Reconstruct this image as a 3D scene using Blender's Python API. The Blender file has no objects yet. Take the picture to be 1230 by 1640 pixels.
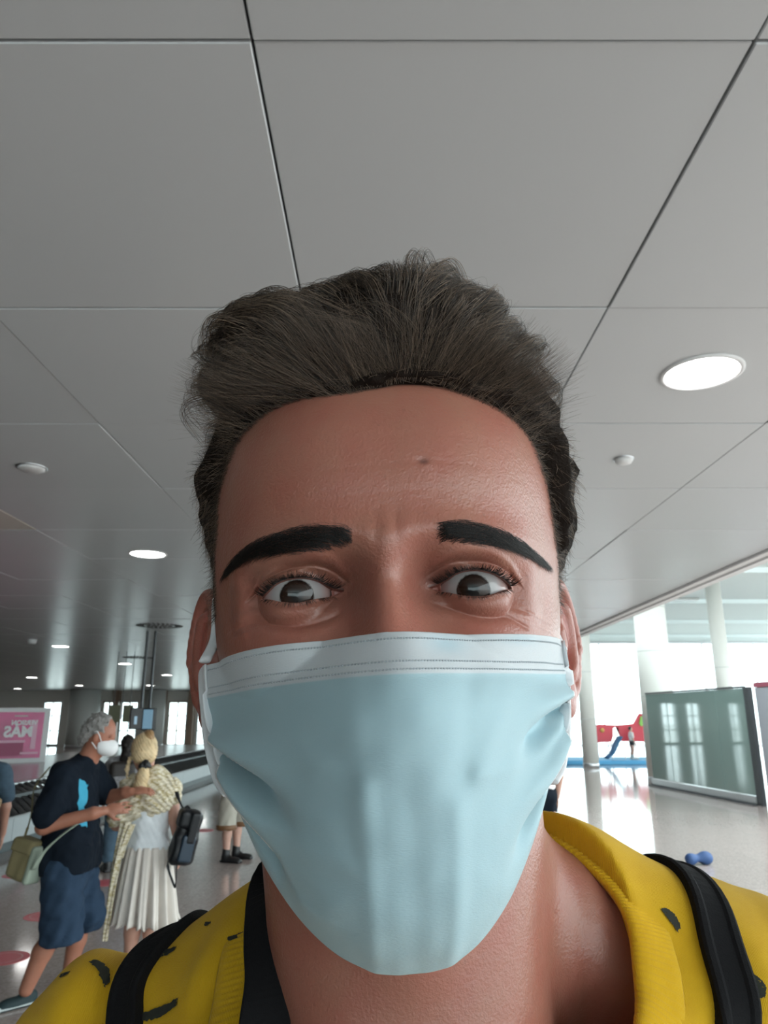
import bpy, bmesh, math, random
import numpy as np
from mathutils import Vector, Matrix

random.seed(7)
rng = np.random.default_rng(11)
scene = bpy.context.scene
COL = scene.collection

# ---------------------------------------------------------------- camera
FPX = 1180.0                                   # focal length in pixels of the 1230 x 1640 frame
PITCH = math.atan(329.0 / FPX)
CAMZ = 1.65
cam_d = bpy.data.cameras.new('camera')
cam = bpy.data.objects.new('camera', cam_d)
COL.objects.link(cam)
cam.location = (0, 0, CAMZ)
cam.rotation_euler = (math.pi / 2 + PITCH, 0, 0)
cam_d.sensor_fit = 'VERTICAL'
cam_d.sensor_height = 24.0
cam_d.lens = 24.0 * FPX / 1640.0
cam_d.shift_x = 3.0 / 1640.0
cam_d.clip_start = 0.02
cam_d.clip_end = 400
cam_d.dof.use_dof = True
cam_d.dof.focus_distance = 0.285
cam_d.dof.aperture_fstop = cam_d.lens / 0.75   # a phone lens: aperture 0.75 mm
scene.camera = cam

# ---------------------------------------------------------------- world, exposure
scene.view_settings.view_transform = 'Standard'
scene.view_settings.look = 'None'
scene.view_settings.gamma = 1.0
scene.view_settings.use_curve_mapping = False
scene.view_settings.exposure = 0.72
scene.cycles.use_denoising = True
scene.cycles.use_adaptive_sampling = True
scene.cycles.adaptive_threshold = 0.02
scene.cycles.max_bounces = 8
scene.cycles.diffuse_bounces = 4
scene.cycles.transparent_max_bounces = 16
scene.cycles.caustics_reflective = False
scene.cycles.caustics_refractive = False
scene.cycles.sample_clamp_indirect = 8.0

world = bpy.data.worlds.new('overcast_sky')
scene.world = world
world.use_nodes = True
wn = world.node_tree
wn.nodes['Background'].inputs['Color'].default_value = (0.86, 0.98, 1.0, 1)
wn.nodes['Background'].inputs['Strength'].default_value = 3.2

# ---------------------------------------------------------------- helpers: materials
def set_in(n, key, v):
    if key in n.inputs:
        n.inputs[key].default_value = v

def mat(name, color, rough=0.6, metal=0.0, spec=0.5, bump=None, noise=None, emit=None, trans=0.0, alpha=None,
        sss=None, coat=0.0, sheen=0.0):
    """Principled material; noise=(scale, amount) varies the colour, bump=(scale, strength, distance) the relief."""
    m = bpy.data.materials.new(name)
    m.use_nodes = True
    nt = m.node_tree
    b = nt.nodes['Principled BSDF']
    c = tuple(color) + (1,)
    set_in(b, 'Base Color', c); set_in(b, 'Roughness', rough); set_in(b, 'Metallic', metal)
    set_in(b, 'Specular IOR Level', spec)
    if trans: set_in(b, 'Transmission Weight', trans)
    if alpha is not None: set_in(b, 'Alpha', alpha)
    if coat: set_in(b, 'Coat Weight', coat); set_in(b, 'Coat Roughness', 0.05)
    if sheen: set_in(b, 'Sheen Weight', sheen)
    if sss:
        set_in(b, 'Subsurface Weight', sss[0]); set_in(b, 'Subsurface Radius', sss[1]); set_in(b, 'Subsurface Scale', sss[2])
    if emit:
        set_in(b, 'Emission Color', tuple(emit[0]) + (1,)); set_in(b, 'Emission Strength', emit[1])
    if noise or bump:
        tc = nt.nodes.new('ShaderNodeTexCoord')
    if noise:
        n = nt.nodes.new('ShaderNodeTexNoise'); n.inputs['Scale'].default_value = noise[0]; n.inputs['Detail'].default_value = 4
        nt.links.new(tc.outputs['Object'], n.inputs['Vector'])
        mx = nt.nodes.new('ShaderNodeMix'); mx.data_type = 'RGBA'
        k = noise[1]
        mx.inputs['A'].default_value = tuple(max(0, x * (1 - k)) for x in color) + (1,)
        mx.inputs['B'].default_value = tuple(min(1, x * (1 + k)) for x in color) + (1,)
        nt.links.new(n.outputs['Fac'], mx.inputs['Factor'])
        nt.links.new(mx.outputs['Result'], b.inputs['Base Color'])
    if bump:
        n2 = nt.nodes.new('ShaderNodeTexNoise'); n2.inputs['Scale'].default_value = bump[0]; n2.inputs['Detail'].default_value = 3
        nt.links.new(tc.outputs['Object'], n2.inputs['Vector'])
        bp = nt.nodes.new('ShaderNodeBump'); bp.inputs['Strength'].default_value = bump[1]; bp.inputs['Distance'].default_value = bump[2]
        nt.links.new(n2.outputs['Fac'], bp.inputs['Height']); nt.links.new(bp.outputs['Normal'], b.inputs['Normal'])
    return m

# ---------------------------------------------------------------- helpers: objects
def obj_mesh(name, me, material=None, parent=None, smooth=False):
    o = bpy.data.objects.new(name, me)
    COL.objects.link(o)
    if material is not None:
        for mm in (material if isinstance(material, (list, tuple)) else [material]):
            me.materials.append(mm)
    if parent is not None:
        o.parent = parent
    if len(me.polygons):
        me.polygons.foreach_set('use_smooth', np.full(len(me.polygons), bool(smooth)))
    return o

def mesh_np(name, V, Fc):
    """Fast mesh from a vertex array and a list of (n,3) / (n,4) face arrays."""
    V = np.asarray(V, np.float32)
    if isinstance(Fc, np.ndarray): Fc = [Fc]
    Fc = [np.asarray(f, np.int32) for f in Fc if len(f)]
    me = bpy.data.meshes.new(name)
    me.vertices.add(len(V)); me.vertices.foreach_set('co', V.ravel())
    nl = sum(f.size for f in Fc); npoly = sum(len(f) for f in Fc)
    me.loops.add(nl); me.loops.foreach_set('vertex_index', np.concatenate([f.ravel() for f in Fc]))
    tot = np.concatenate([np.full(len(f), f.shape[1], np.int32) for f in Fc])
    me.polygons.add(npoly)
    me.polygons.foreach_set('loop_start', np.concatenate([[0], np.cumsum(tot)[:-1]]).astype(np.int32))
    me.polygons.foreach_set('loop_total', tot)
    me.update(calc_edges=True)
    me.validate()
    return me

def obj_np(name, V, Fc, material=None, parent=None, smooth=True):
    return obj_mesh(name, mesh_np(name, V, Fc), material, parent, smooth)

class MB:
    """Collects boxes, tubes and lathes and links them as one mesh."""
    def __init__(s): s.V = []; s.F3 = []; s.F4 = []; s.n = 0
    def add(s, V, F4=None, F3=None):
        s.V.append(np.asarray(V, float))
        if F4 is not None and len(F4): s.F4.append(np.asarray(F4, int) + s.n)
        if F3 is not None and len(F3): s.F3.append(np.asarray(F3, int) + s.n)
        s.n += len(V); return s
    def box(s, c, size, rz=0, bev=0.0, R=None):
        hx, hy, hz = [d / 2 for d in size]
        b = min(bev, hx * .9, hy * .9, hz * .9)
        if b <= 0:
            P = np.array([[x, y, z] for x in (-hx, hx) for y in (-hy, hy) for z in (-hz, hz)])
            F4 = [[0, 1, 3, 2], [4, 6, 7, 5], [0, 4, 5, 1], [2, 3, 7, 6], [0, 2, 6, 4], [1, 5, 7, 3]]; F3 = []
        else:
            P = []; idx = {}
            for x in (-1, 1):
                for y in (-1, 1):
                    for z in (-1, 1):
                        for a in range(3):
                            v = [x * hx, y * hy, z * hz]
                            for k in range(3):
                                if k != a: v[k] -= np.sign(v[k]) * b
                            idx[(x, y, z, a)] = len(P); P.append(v)
            P = np.array(P); F4 = []; F3 = []
            def q(l):
                ctr = P[l].mean(0); nrm = np.cross(P[l[1]] - P[l[0]], P[l[2]] - P[l[0]])
                return l if np.dot(nrm, ctr) > 0 else l[::-1]
            for a in range(3):
                o1, o2 = [k for k in range(3) if k != a]
                for sg in (-1, 1):
                    l = []
                    for u, w in ((-1, -1), (1, -1), (1, 1), (-1, 1)):
                        k = [0, 0, 0]; k[a] = sg; k[o1] = u; k[o2] = w; l.append(idx[(k[0], k[1], k[2], a)])
                    F4.append(q(l))
                for u in (-1, 1):
                    for w in (-1, 1):
                        ks = []
                        for t in (-1, 1):
                            k = [0, 0, 0]; k[a] = t; k[o1] = u; k[o2] = w; ks.append(tuple(k))
                        F4.append(q([idx[ks[0] + (o1,)], idx[ks[1] + (o1,)], idx[ks[1] + (o2,)], idx[ks[0] + (o2,)]]))
            for x in (-1, 1):
                for y in (-1, 1):
                    for z in (-1, 1):
                        F3.append(q([idx[(x, y, z, 0)], idx[(x, y, z, 1)], idx[(x, y, z, 2)]]))
        if R is not None: P = P @ np.asarray(R).T
        if rz:
            cz, sz = math.cos(rz), math.sin(rz)
            P = P @ np.array([[cz, sz, 0], [-sz, cz, 0], [0, 0, 1]])
        return s.add(P + np.asarray(c, float), F4, F3)
    def tube(s, pts, r, n=10, cap=True, flat=None, up=(0, 0, 1)):
        """Swept tube; r a number or one per point; flat=(a, b) sweeps an ellipse, b along the side direction."""
        pts = np.asarray(pts, float); m = len(pts)
        r = np.broadcast_to(np.asarray(r, float), (m,))
        T = np.gradient(pts, axis=0); T /= np.linalg.norm(T, axis=1, keepdims=True) + 1e-12
        V = []
        upv = np.asarray(up, float)
        for i in range(m):
            u = upv if upv.ndim == 1 else upv[i]
            if abs(np.dot(T[i], u)) > 0.98 * np.linalg.norm(u): u = np.array([1., 0.3, 0])
            a = np.cross(T[i], u); a /= np.linalg.norm(a); b = np.cross(a, T[i])
            t = np.linspace(0, 2 * math.pi, n, endpoint=False)
            fa, fb = flat if flat else (1, 1)
            V.append(pts[i] + r[i] * (np.outer(np.cos(t) * fb, a) + np.outer(np.sin(t) * fa, b)))
        V = np.concatenate(V)
        i, j = np.meshgrid(np.arange(m - 1), np.arange(n), indexing='ij')
        F4 = np.stack([i * n + j, i * n + (j + 1) % n, (i + 1) * n + (j + 1) % n, (i + 1) * n + j], -1).reshape(-1, 4)
        F3 = []
        if cap:
            V = np.concatenate([V, pts[:1], pts[-1:]])
            for j in range(n):
                F3.append([m * n, (j + 1) % n, j]); F3.append([m * n + 1, (m - 1) * n + j, (m - 1) * n + (j + 1) % n])
        return s.add(V, F4, F3)
    def lathe(s, prof, c=(0, 0, 0), n=32, R=None):
        prof = np.asarray(prof, float); m = len(prof)
        t = np.linspace(0, 2 * math.pi, n, endpoint=False)
        V = np.stack([np.outer(prof[:, 0], np.cos(t)), np.outer(prof[:, 0], np.sin(t)), np.repeat(prof[:, 1:2], n, 1)], -1).reshape(-1, 3)
        i, j = np.meshgrid(np.arange(m - 1), np.arange(n), indexing='ij')
        F4 = np.stack([i * n + j, i * n + (j + 1) % n, (i + 1) * n + (j + 1) % n, (i + 1) * n + j], -1).reshape(-1, 4)
        if R is not None: V = V @ np.asarray(R).T
        return s.add(V + np.asarray(c, float), F4)
    def prism(s, outline, c, axis_u, axis_v, thick):
        """Extruded polygon: outline in (u, v), thickness along u x v, centred."""
        au, av = np.asarray(axis_u, float), np.asarray(axis_v, float)
        nrm = np.cross(au, av); nrm /= np.linalg.norm(nrm)
        o = np.asarray(outline, float); n = len(o)
        base = np.asarray(c, float) + np.outer(o[:, 0], au) + np.outer(o[:, 1], av)
        V = np.concatenate([base - nrm * thick / 2, base + nrm * thick / 2])
        from mathutils.geometry import tessellate_polygon
        tri = np.array(tessellate_polygon([[Vector((p[0], p[1], 0)) for p in o]]))
        F3 = []
        for t in tri:
            a = o[t]; area = (a[1, 0] - a[0, 0]) * (a[2, 1] - a[0, 1]) - (a[2, 0] - a[0, 0]) * (a[1, 1] - a[0, 1])
            if area < 0: t = t[::-1]
            F3.append([t[0] + n, t[1] + n, t[2] + n]); F3.append([t[2], t[1], t[0]])
        area = 0.5 * np.sum(o[:, 0] * np.roll(o[:, 1], -1) - np.roll(o[:, 0], -1) * o[:, 1])
        F4 = []
        for i in range(n):
            j = (i + 1) % n
            F4.append([i, j, j + n, i + n] if area > 0 else [j, i, i + n, j + n])
        return s.add(V, F4, F3)
    def build(s, name, material=None, parent=None, smooth=False):
        V = np.concatenate(s.V)
        return obj_np(name, V, [np.concatenate(l) for l in (s.F3, s.F4) if l], material, parent, smooth)

def tag(o, label=None, cat=None, group=None, kind=None):
    if label: o['label'] = label
    if cat: o['category'] = cat
    if group: o['group'] = group
    if kind: o['kind'] = kind
    return o

def thing(name, label, cat, loc=(0, 0, 0), rz=0, group=None):
    o = bpy.data.objects.new(name, None)
    COL.objects.link(o)
    o.location = loc; o.rotation_euler = (0, 0, rz); o.empty_display_size = 0.1
    return tag(o, label, cat, group)

def keep(o, parent):
    """Parents a mesh given in world coordinates under an Empty that has a location (and maybe a turn)."""
    o.parent = parent
    M = Matrix.Translation(parent.location) @ parent.rotation_euler.to_matrix().to_4x4()
    o.matrix_parent_inverse = M.inverted()
    return o

def copy_tree(o, parent=None):
    c = o.copy(); COL.objects.link(c); c.parent = parent
    for ch in list(o.children): copy_tree(ch, c)
    return c

# ---------------------------------------------------------------- helpers: signed-distance modelling
class Field:
    """A distance field on a grid; shapes are blended in, then turned into one continuous surface."""
    def __init__(s, lo, hi, h):
        s.lo = np.asarray(lo, float); s.h = h
        s.n = np.ceil((np.asarray(hi, float) - s.lo) / h).astype(int) + 1
        s.ax = [s.lo[k] + h * np.arange(s.n[k]) for k in range(3)]
        s.F = np.full(s.n, 9.0 if h < 0.5 else 900.0, np.float32)
    def blend(s, fn, lo, hi, k=0.0, sub=False, pad=4):
        p = pad * s.h + k
        sl = []
        for a in range(3):
            i0 = int(np.clip(math.floor((lo[a] - p - s.lo[a]) / s.h), 0, s.n[a])); i1 = int(np.clip(math.ceil((hi[a] + p - s.lo[a]) / s.h) + 1, 0, s.n[a]))
            if i1 <= i0: return s
            sl.append(slice(i0, i1))
        X = s.ax[0][sl[0]][:, None, None]; Y = s.ax[1][sl[1]][None, :, None]; Z = s.ax[2][sl[2]][None, None, :]
        d = fn(X, Y, Z).astype(np.float32)
        F = s.F[tuple(sl)]
        if sub: F, d = -F, d
        if k > 0:
            hh = np.clip(k - np.abs(F - d), 0, None) / k
            r = np.minimum(F, d) - hh * hh * k * 0.25
        else:
            r = np.minimum(F, d)
        s.F[tuple(sl)] = -r if sub else r
        return s
    def cone(s, a, b, ra, rb, k=0.0, sub=False, sq=None):
        a, b = np.asarray(a, float), np.asarray(b, float); ab = b - a; L2 = max(1e-9, ab @ ab); R = max(ra, rb)
        def fn(X, Y, Z):
            px, py, pz = X - a[0], Y - a[1], Z - a[2]
            t = np.clip((px * ab[0] + py * ab[1] + pz * ab[2]) / L2, 0, 1)
            dx, dy, dz = px - t * ab[0], py - t * ab[1], pz - t * ab[2]
            return np.sqrt(dx * dx + dy * dy + dz * dz) - (ra + (rb - ra) * t)
        return s.blend(fn, np.minimum(a, b) - R, np.maximum(a, b) + R, k, sub)
    def path(s, pts, rs, k=0.0):
        rs = np.broadcast_to(rs, (len(pts),))
        for i in range(len(pts) - 1): s.cone(pts[i], pts[i + 1], rs[i], rs[i + 1], k)
        return s
    def ell(s, c, r, k=0.0, R=None, sub=False):
        c = np.asarray(c, float); r = np.asarray(r, float); m = r.max()
        def fn(X, Y, Z):
            px, py, pz = X - c[0], Y - c[1], Z - c[2]
            if R is not None:
                M = np.asarray(R).T
                px, py, pz = M[0, 0] * px + M[0, 1] * py + M[0, 2] * pz, M[1, 0] * px + M[1, 1] * py + M[1, 2] * pz, M[2, 0] * px + M[2, 1] * py + M[2, 2] * pz
            k0 = np.sqrt((px / r[0]) ** 2 + (py / r[1]) ** 2 + (pz / r[2]) ** 2)
            k1 = np.sqrt((px / r[0] ** 2) ** 2 + (py / r[1] ** 2) ** 2 + (pz / r[2] ** 2) ** 2) + 1e-9
            return k0 * (k0 - 1) / k1
        return s.blend(fn, c - m, c + m, k, sub)
    def box(s, c, half, rad=0.0, k=0.0, R=None, sub=False):
        c = np.asarray(c, float); hb = np.asarray(half, float) - rad; m = np.linalg.norm(half)
        def fn(X, Y, Z):
            px, py, pz = X - c[0], Y - c[1], Z - c[2]
            if R is not None:
                M = np.asarray(R).T
                px, py, pz = M[0, 0] * px + M[0, 1] * py + M[0, 2] * pz, M[1, 0] * px + M[1, 1] * py + M[1, 2] * pz, M[2, 0] * px + M[2, 1] * py + M[2, 2] * pz
            qx, qy, qz = np.abs(px) - hb[0], np.abs(py) - hb[1], np.abs(pz) - hb[2]
            return np.sqrt(np.maximum(qx, 0) ** 2 + np.maximum(qy, 0) ** 2 + np.maximum(qz, 0) ** 2) + np.minimum(np.maximum(qx, np.maximum(qy, qz)), 0) - rad
        return s.blend(fn, c - m, c + m, k, sub)
    def cut(s, point, normal, k=0.0):
        """Removes everything on the side the normal points to."""
        p = np.asarray(point, float); n = np.asarray(normal, float); n = n / np.linalg.norm(n)
        def fn(X, Y, Z): return -((X - p[0]) * n[0] + (Y - p[1]) * n[1] + (Z - p[2]) * n[2])
        hi = s.lo + s.h * s.n
        return s.blend(fn, s.lo, hi, k, True)
    def warp(s, fn):
        X = s.ax[0][:, None, None]; Y = s.ax[1][None, :, None]; Z = s.ax[2][None, None, :]
        s.F += fn(X, Y, Z).astype(np.float32); return s
    def val(s, P):
        q = (np.asarray(P, float) - s.lo) / s.h
        i = np.clip(np.floor(q).astype(int), 0, s.n - 2); f = np.clip(q - i, 0, 1)
        r = 0
        for a in (0, 1):
            for b in (0, 1):
                for c in (0, 1):
                    w = (f[..., 0] if a else 1 - f[..., 0]) * (f[..., 1] if b else 1 - f[..., 1]) * (f[..., 2] if c else 1 - f[..., 2])
                    r = r + w * s.F[i[..., 0] + a, i[..., 1] + b, i[..., 2] + c]
        return r
    def grad(s, P, e=None):
        e = e or s.h
        P = np.asarray(P, float); G = np.zeros(P.shape)
        for k in range(3):
            d = np.zeros(3); d[k] = e
            G[..., k] = s.val(P + d) - s.val(P - d)
        return G / (np.linalg.norm(G, axis=-1, keepdims=True) + 1e-9)
    def snap(s, P, off=0.0, it=6):
        P = np.array(P, float)
        for _ in range(it): P = P - s.grad(P) * (s.val(P) - off)[..., None] * 0.9
        return P
    def march(s, o, d, far=3.0):
        """First surface point along a ray."""
        o = np.asarray(o, float); d = np.asarray(d, float) / np.linalg.norm(d)
        t = np.arange(0, far, s.h * 0.5); v = s.val(o + t[:, None] * d)
        i = np.argmax(v < 0)
        return o + t[i] * d
    def mesh(s):
        F = s.F; S = F < 0; nx, ny, nz = F.shape
        c = [S[i:nx - 1 + i, j:ny - 1 + j, k:nz - 1 + k] for i in (0, 1) for j in (0, 1) for k in (0, 1)]
        cnt = sum(x.astype(np.int8) for x in c)
        act = (cnt > 0) & (cnt < 8)
        I = np.argwhere(act)
        idx = np.full(act.shape, -1, np.int64); idx[act] = np.arange(len(I))
        corner = np.array([[i, j, k] for i in (0, 1) for j in (0, 1) for k in (0, 1)])
        val = np.stack([F[I[:, 0] + a, I[:, 1] + b, I[:, 2] + g] for a, b, g in corner], 1)
        acc = np.zeros((len(I), 3)); num = np.zeros(len(I))
        for a in range(8):
            for b in range(a + 1, 8):
                if np.abs(corner[a] - corner[b]).sum() != 1: continue
                va, vb = val[:, a], val[:, b]; m = (va < 0) != (vb < 0)
                t = va[m] / (va[m] - vb[m])
                acc[m] += corner[a] + t[:, None] * (corner[b] - corner[a]); num[m] += 1
        V = s.lo + s.h * (I + acc / num[:, None])
        quads = []
        for ax in range(3):
            A = np.moveaxis(S, ax, 0)
            e = A[:-1] != A[1:]
            e = np.moveaxis(e, 0, ax)
            E = np.argwhere(e)
            o1, o2 = [(1, 2), (2, 0), (0, 1)][ax]
            ok = (E[:, o1] > 0) & (E[:, o2] > 0) & (E[:, o1] < F.shape[o1] - 1) & (E[:, o2] < F.shape[o2] - 1)
            E = E[ok]
            def cell(d1, d2):
                q = E.copy(); q[:, o1] -= d1; q[:, o2] -= d2
                return idx[q[:, 0], q[:, 1], q[:, 2]]
            Q = np.stack([cell(1, 1), cell(0, 1), cell(0, 0), cell(1, 0)], 1)
            inside_first = S[E[:, 0], E[:, 1], E[:, 2]]
            Q[~inside_first] = Q[~inside_first][:, ::-1]
            quads.append(Q)
        return V, np.concatenate(quads)
    def build(s, name, material=None, parent=None, scale=1.0, xf=None):
        V, Q = s.mesh()
        if xf is not None: V = xf(V)
        return obj_np(name, V * scale, Q, material, parent, True)

def waves(seed, n, lam, amp):
    """Sum of random plane waves: soft irregular folds; returns f(X, Y, Z)."""
    r = np.random.default_rng(seed); D = r.normal(size=(n, 3)); D /= np.linalg.norm(D, axis=1)[:, None]
    K = 2 * math.pi / (lam * r.uniform(0.7, 1.4, n)); ph = r.uniform(0, 6.28, n)
    def f(X, Y, Z): return sum(amp / n ** .5 * np.sin(K[i] * (D[i, 0] * X + D[i, 1] * Y + D[i, 2] * Z) + ph[i]) for i in range(n))
    return f

def rot(ax, deg):
    return np.array(Matrix.Rotation(math.radians(deg), 3, ax))

def spline(pts, n=60, closed=False):
    """Catmull-Rom through the points."""
    P = np.asarray(pts, float); m = len(P)
    if closed: Q = np.concatenate([P[-1:], P, P[:2]])
    else: Q = np.concatenate([2 * P[:1] - P[1:2], P, 2 * P[-1:] - P[-2:-1]])
    segs = m if closed else m - 1
    t = np.linspace(0, segs, n, endpoint=not closed); i = np.minimum(t.astype(int), segs - 1); f = (t - i)[:, None]
    a, b, c, d = Q[i], Q[i + 1], Q[i + 2], Q[i + 3]
    return 0.5 * (2 * b + (c - a) * f + (2 * a - 5 * b + 4 * c - d) * f ** 2 + (3 * b - a - 3 * c + d) * f ** 3)

def strands(name, P, R, material, parent=None):
    """Hair: P (n, k, 3) points, R (n, k) radii."""
    n, k = P.shape[:2]
    hc = bpy.data.hair_curves.new(name)
    hc.add_curves([k] * n)
    hc.points.foreach_set('position', P.astype(np.float32).ravel())
    if 'radius' not in hc.attributes: hc.attributes.new('radius', 'FLOAT', 'POINT')
    hc.attributes['radius'].data.foreach_set('value', R.astype(np.float32).ravel())
    hc.materials.append(material)
    o = bpy.data.objects.new(name, hc); COL.objects.link(o); o.parent = parent
    return o
# ================================================================ the hall
CEIL = CAMZ + 1.58
M_FLOOR = bpy.data.materials.new('polished_terrazzo'); M_FLOOR.use_nodes = True
def floor_nodes():
    nt = M_FLOOR.node_tree; b = nt.nodes['Principled BSDF']; tc = nt.nodes.new('ShaderNodeTexCoord')
    v = nt.nodes.new('ShaderNodeTexVoronoi'); v.inputs['Scale'].default_value = 60; nt.links.new(tc.outputs['Object'], v.inputs['Vector'])
    cr = nt.nodes.new('ShaderNodeValToRGB'); el = cr.color_ramp.elements
    el[0].color = (0.37, 0.305, 0.285, 1); el[1].color = (0.53, 0.45, 0.42, 1)
    nt.links.new(v.outputs['Color'], cr.inputs[0])
    br = nt.nodes.new('ShaderNodeTexBrick'); br.inputs['Scale'].default_value = 1.0; br.offset = 0
    br.inputs['Brick Width'].default_value = 0.9; br.inputs['Row Height'].default_value = 0.9; br.inputs['Mortar Size'].default_value = 0.004
    br.inputs['Color1'].default_value = (1, 1, 1, 1); br.inputs['Color2'].default_value = (0.93, 0.93, 0.93, 1); br.inputs['Mortar'].default_value = (0.8, 0.8, 0.8, 1)
    nt.links.new(tc.outputs['Object'], br.inputs['Vector'])
    mx = nt.nodes.new('ShaderNodeMix'); mx.data_type = 'RGBA'; mx.blend_type = 'MULTIPLY'; mx.inputs['Factor'].default_value = 1
    nt.links.new(cr.outputs[0], mx.inputs['A']); nt.links.new(br.outputs['Color'], mx.inputs['B']); nt.links.new(mx.outputs['Result'], b.inputs['Base Color'])
    set_in(b, 'Roughness', 0.09); set_in(b, 'Specular IOR Level', 0.6)
floor_nodes()
M_PANEL = mat('grey_metal_ceiling_panel', (0.555, 0.585, 0.595), 0.27, bump=(1500, 0.08, 0.0004), noise=(0.6, 0.03))
M_JOINT = mat('dark_joint', (0.02, 0.02, 0.02), 0.9)
M_TRIM = mat('white_painted_trim', (0.72, 0.73, 0.73), 0.5)
M_WALL = mat('pale_wall', (0.66, 0.65, 0.61), 0.6)
M_ATR = mat('white_atrium_ceiling', (0.82, 0.92, 0.92), 0.7)
M_COL = mat('cream_column_cladding', (0.66, 0.66, 0.62), 0.45, noise=(2, 0.04))
M_LCOL = mat('grey_column_cladding', (0.50, 0.52, 0.50), 0.45)
M_BRONZE = mat('bronze_window_frame', (0.26, 0.18, 0.13), 0.5)
M_ALU = mat('brushed_aluminium', (0.55, 0.56, 0.57), 0.32, 0.9)
M_DARK = mat('dark_grey_metal', (0.07, 0.075, 0.08), 0.4, 0.5)
M_CONC = mat('pale_apron_concrete', (0.70, 0.70, 0.68), 0.9)
def glass_mat(name, tint, refl):
    m = bpy.data.materials.new(name); m.use_nodes = True; nt = m.node_tree; nt.nodes.remove(nt.nodes['Principled BSDF'])
    out = nt.nodes['Material Output']; t = nt.nodes.new('ShaderNodeBsdfTransparent'); t.inputs[0].default_value = tint + (1,)
    g = nt.nodes.new('ShaderNodeBsdfGlossy'); g.inputs['Roughness'].default_value = 0.02; g.inputs[0].default_value = (1, 1, 1, 1)
    f = nt.nodes.new('ShaderNodeFresnel'); f.inputs[0].default_value = refl
    x = nt.nodes.new('ShaderNodeMixShader'); nt.links.new(f.outputs[0], x.inputs[0]); nt.links.new(t.outputs[0], x.inputs[1]); nt.links.new(g.outputs[0], x.inputs[2]); nt.links.new(x.outputs[0], out.inputs[0])
    return m
M_GLASS = glass_mat('clear_window_glass', (0.93, 0.97, 0.97), 1.45)

fl = MB().box((-8, 16.5, -0.05), (76, 61, 0.1)).build('floor', M_FLOOR); tag(fl, kind='structure')
ap = MB().box((0, 120, -0.16), (300, 145, 0.1)).build('ground', M_CONC); tag(ap, kind='structure')
# low ceiling over the hall: dark backing, panels with open joints below it
ceil_o = MB().box((-20.6, 11, CEIL + 0.16), (48.9, 75, 0.2)).build('ceiling', M_JOINT); tag(ceil_o, kind='structure')
colx = [-10.6, -9.36, -8.12, -6.88, -5.62, -4.32, -3.02, -1.58, -0.316, 0.905, 2.14, 3.74]
rowy = [1.416 + 1.208 * k for k in range(-6, 13)]
panel_cache = {}
M_PANEL2 = mat('yellowed_ceiling_panel', (0.58, 0.55, 0.49), 0.35, bump=(1500, 0.08, 0.0004), noise=(0.8, 0.05))
for i in range(len(colx) - 1):
    for j in range(len(rowy) - 1):
        w, d = colx[i + 1] - colx[i] - 0.007, rowy[j + 1] - rowy[j] - 0.007
        key = (round(w, 3), round(d, 3))
        if key not in panel_cache:
            panel_cache[key] = MB().box((0, 0, 0), (w, d, 0.03), bev=0.003)
            o = panel_cache[key] = panel_cache[key].build('ceiling_panel', M_PANEL, ceil_o)
        else:
            o = panel_cache[key].copy(); COL.objects.link(o)
        if i == 5 and 5.4 < (rowy[j] + rowy[j + 1]) / 2 < 6.4:
            o.data = o.data.copy(); o.data.materials[0] = M_PANEL2
        o.location = ((colx[i] + colx[i + 1]) / 2, (rowy[j] + rowy[j + 1]) / 2, CEIL + 0.015 + 0.0012 * ((i * 7 + j * 3) % 5 - 2))
far = MB()
far.box((-3.4, -9.9, CEIL + 0.015), (14.3, 8.0, 0.03))
for j in range(26):
    y0 = rowy[-1] + 1.208 * j
    for i in range(len(colx) - 1):
        far.box(((colx[i] + colx[i + 1]) / 2, y0 + 0.604, CEIL + 0.015), (colx[i + 1] - colx[i] - 0.007, 1.201, 0.03))
for j in range(44):
    y0 = rowy[0] + 1.208 * j
    for i in range(26):
        far.box((-10.6 - 1.26 * i - 0.63, y0 + 0.604, CEIL + 0.015), (1.253, 1.201, 0.03))
fo = far.build('far_ceiling_panels', M_PANEL, ceil_o); fo['kind'] = 'stuff'
tr = MB().box((3.80, 11, CEIL + 0.02), (0.10, 75, 0.10), bev=0.006).box((3.90, 11, CEIL + 0.55), (0.10, 75, 1.2)).build('trim_1', M_TRIM); tag(tr, kind='structure')
# atrium on the right: higher white ceiling far away, roof left off elsewhere so sky lights the face
at = MB().box((20, 31, 6.35), (32.2, 34, 0.3)).build('ceiling_atrium', M_ATR); tag(at, kind='structure')
ab = MB()
for k in range(5): ab.box((20, 16.5 + 6.5 * k, 6.12), (32, 0.35, 0.16))
ab.build('beam', M_ATR, at)

def glazed_wall(idx, x0, x1, y, z1, nx, nz, mull, sill=0.0, frame=M_ALU):
    o = MB().box(((x0 + x1) / 2, y, sill + 0.05), (x1 - x0, 0.12, 0.1)).box(((x0 + x1) / 2, y, z1 - 0.05), (x1 - x0, 0.12, 0.1)).build('window_%d' % idx, frame); tag(o, kind='structure')
    for k in range(nx + 1):
        MB().box((x0 + (x1 - x0) * k / nx, y, (sill + z1) / 2), (mull, 0.14, z1 - sill)).build('mullion', frame, o)
    for k in range(1, nz):
        MB().box(((x0 + x1) / 2, y, sill + (z1 - sill) * k / nz), (x1 - x0, 0.10, 0.05)).build('transom', frame, o)
    w = (x1 - x0) / nx
    for k in range(nx):
        MB().box((x0 + w * (k + .5), y, (sill + z1) / 2), (w - mull, 0.012, z1 - sill - 0.1)).build('pane', M_GLASS, o)
    return o
glazed_wall(1, 3.9, 36, 46.6, 6.2, 10, 3, 0.10)
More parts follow.
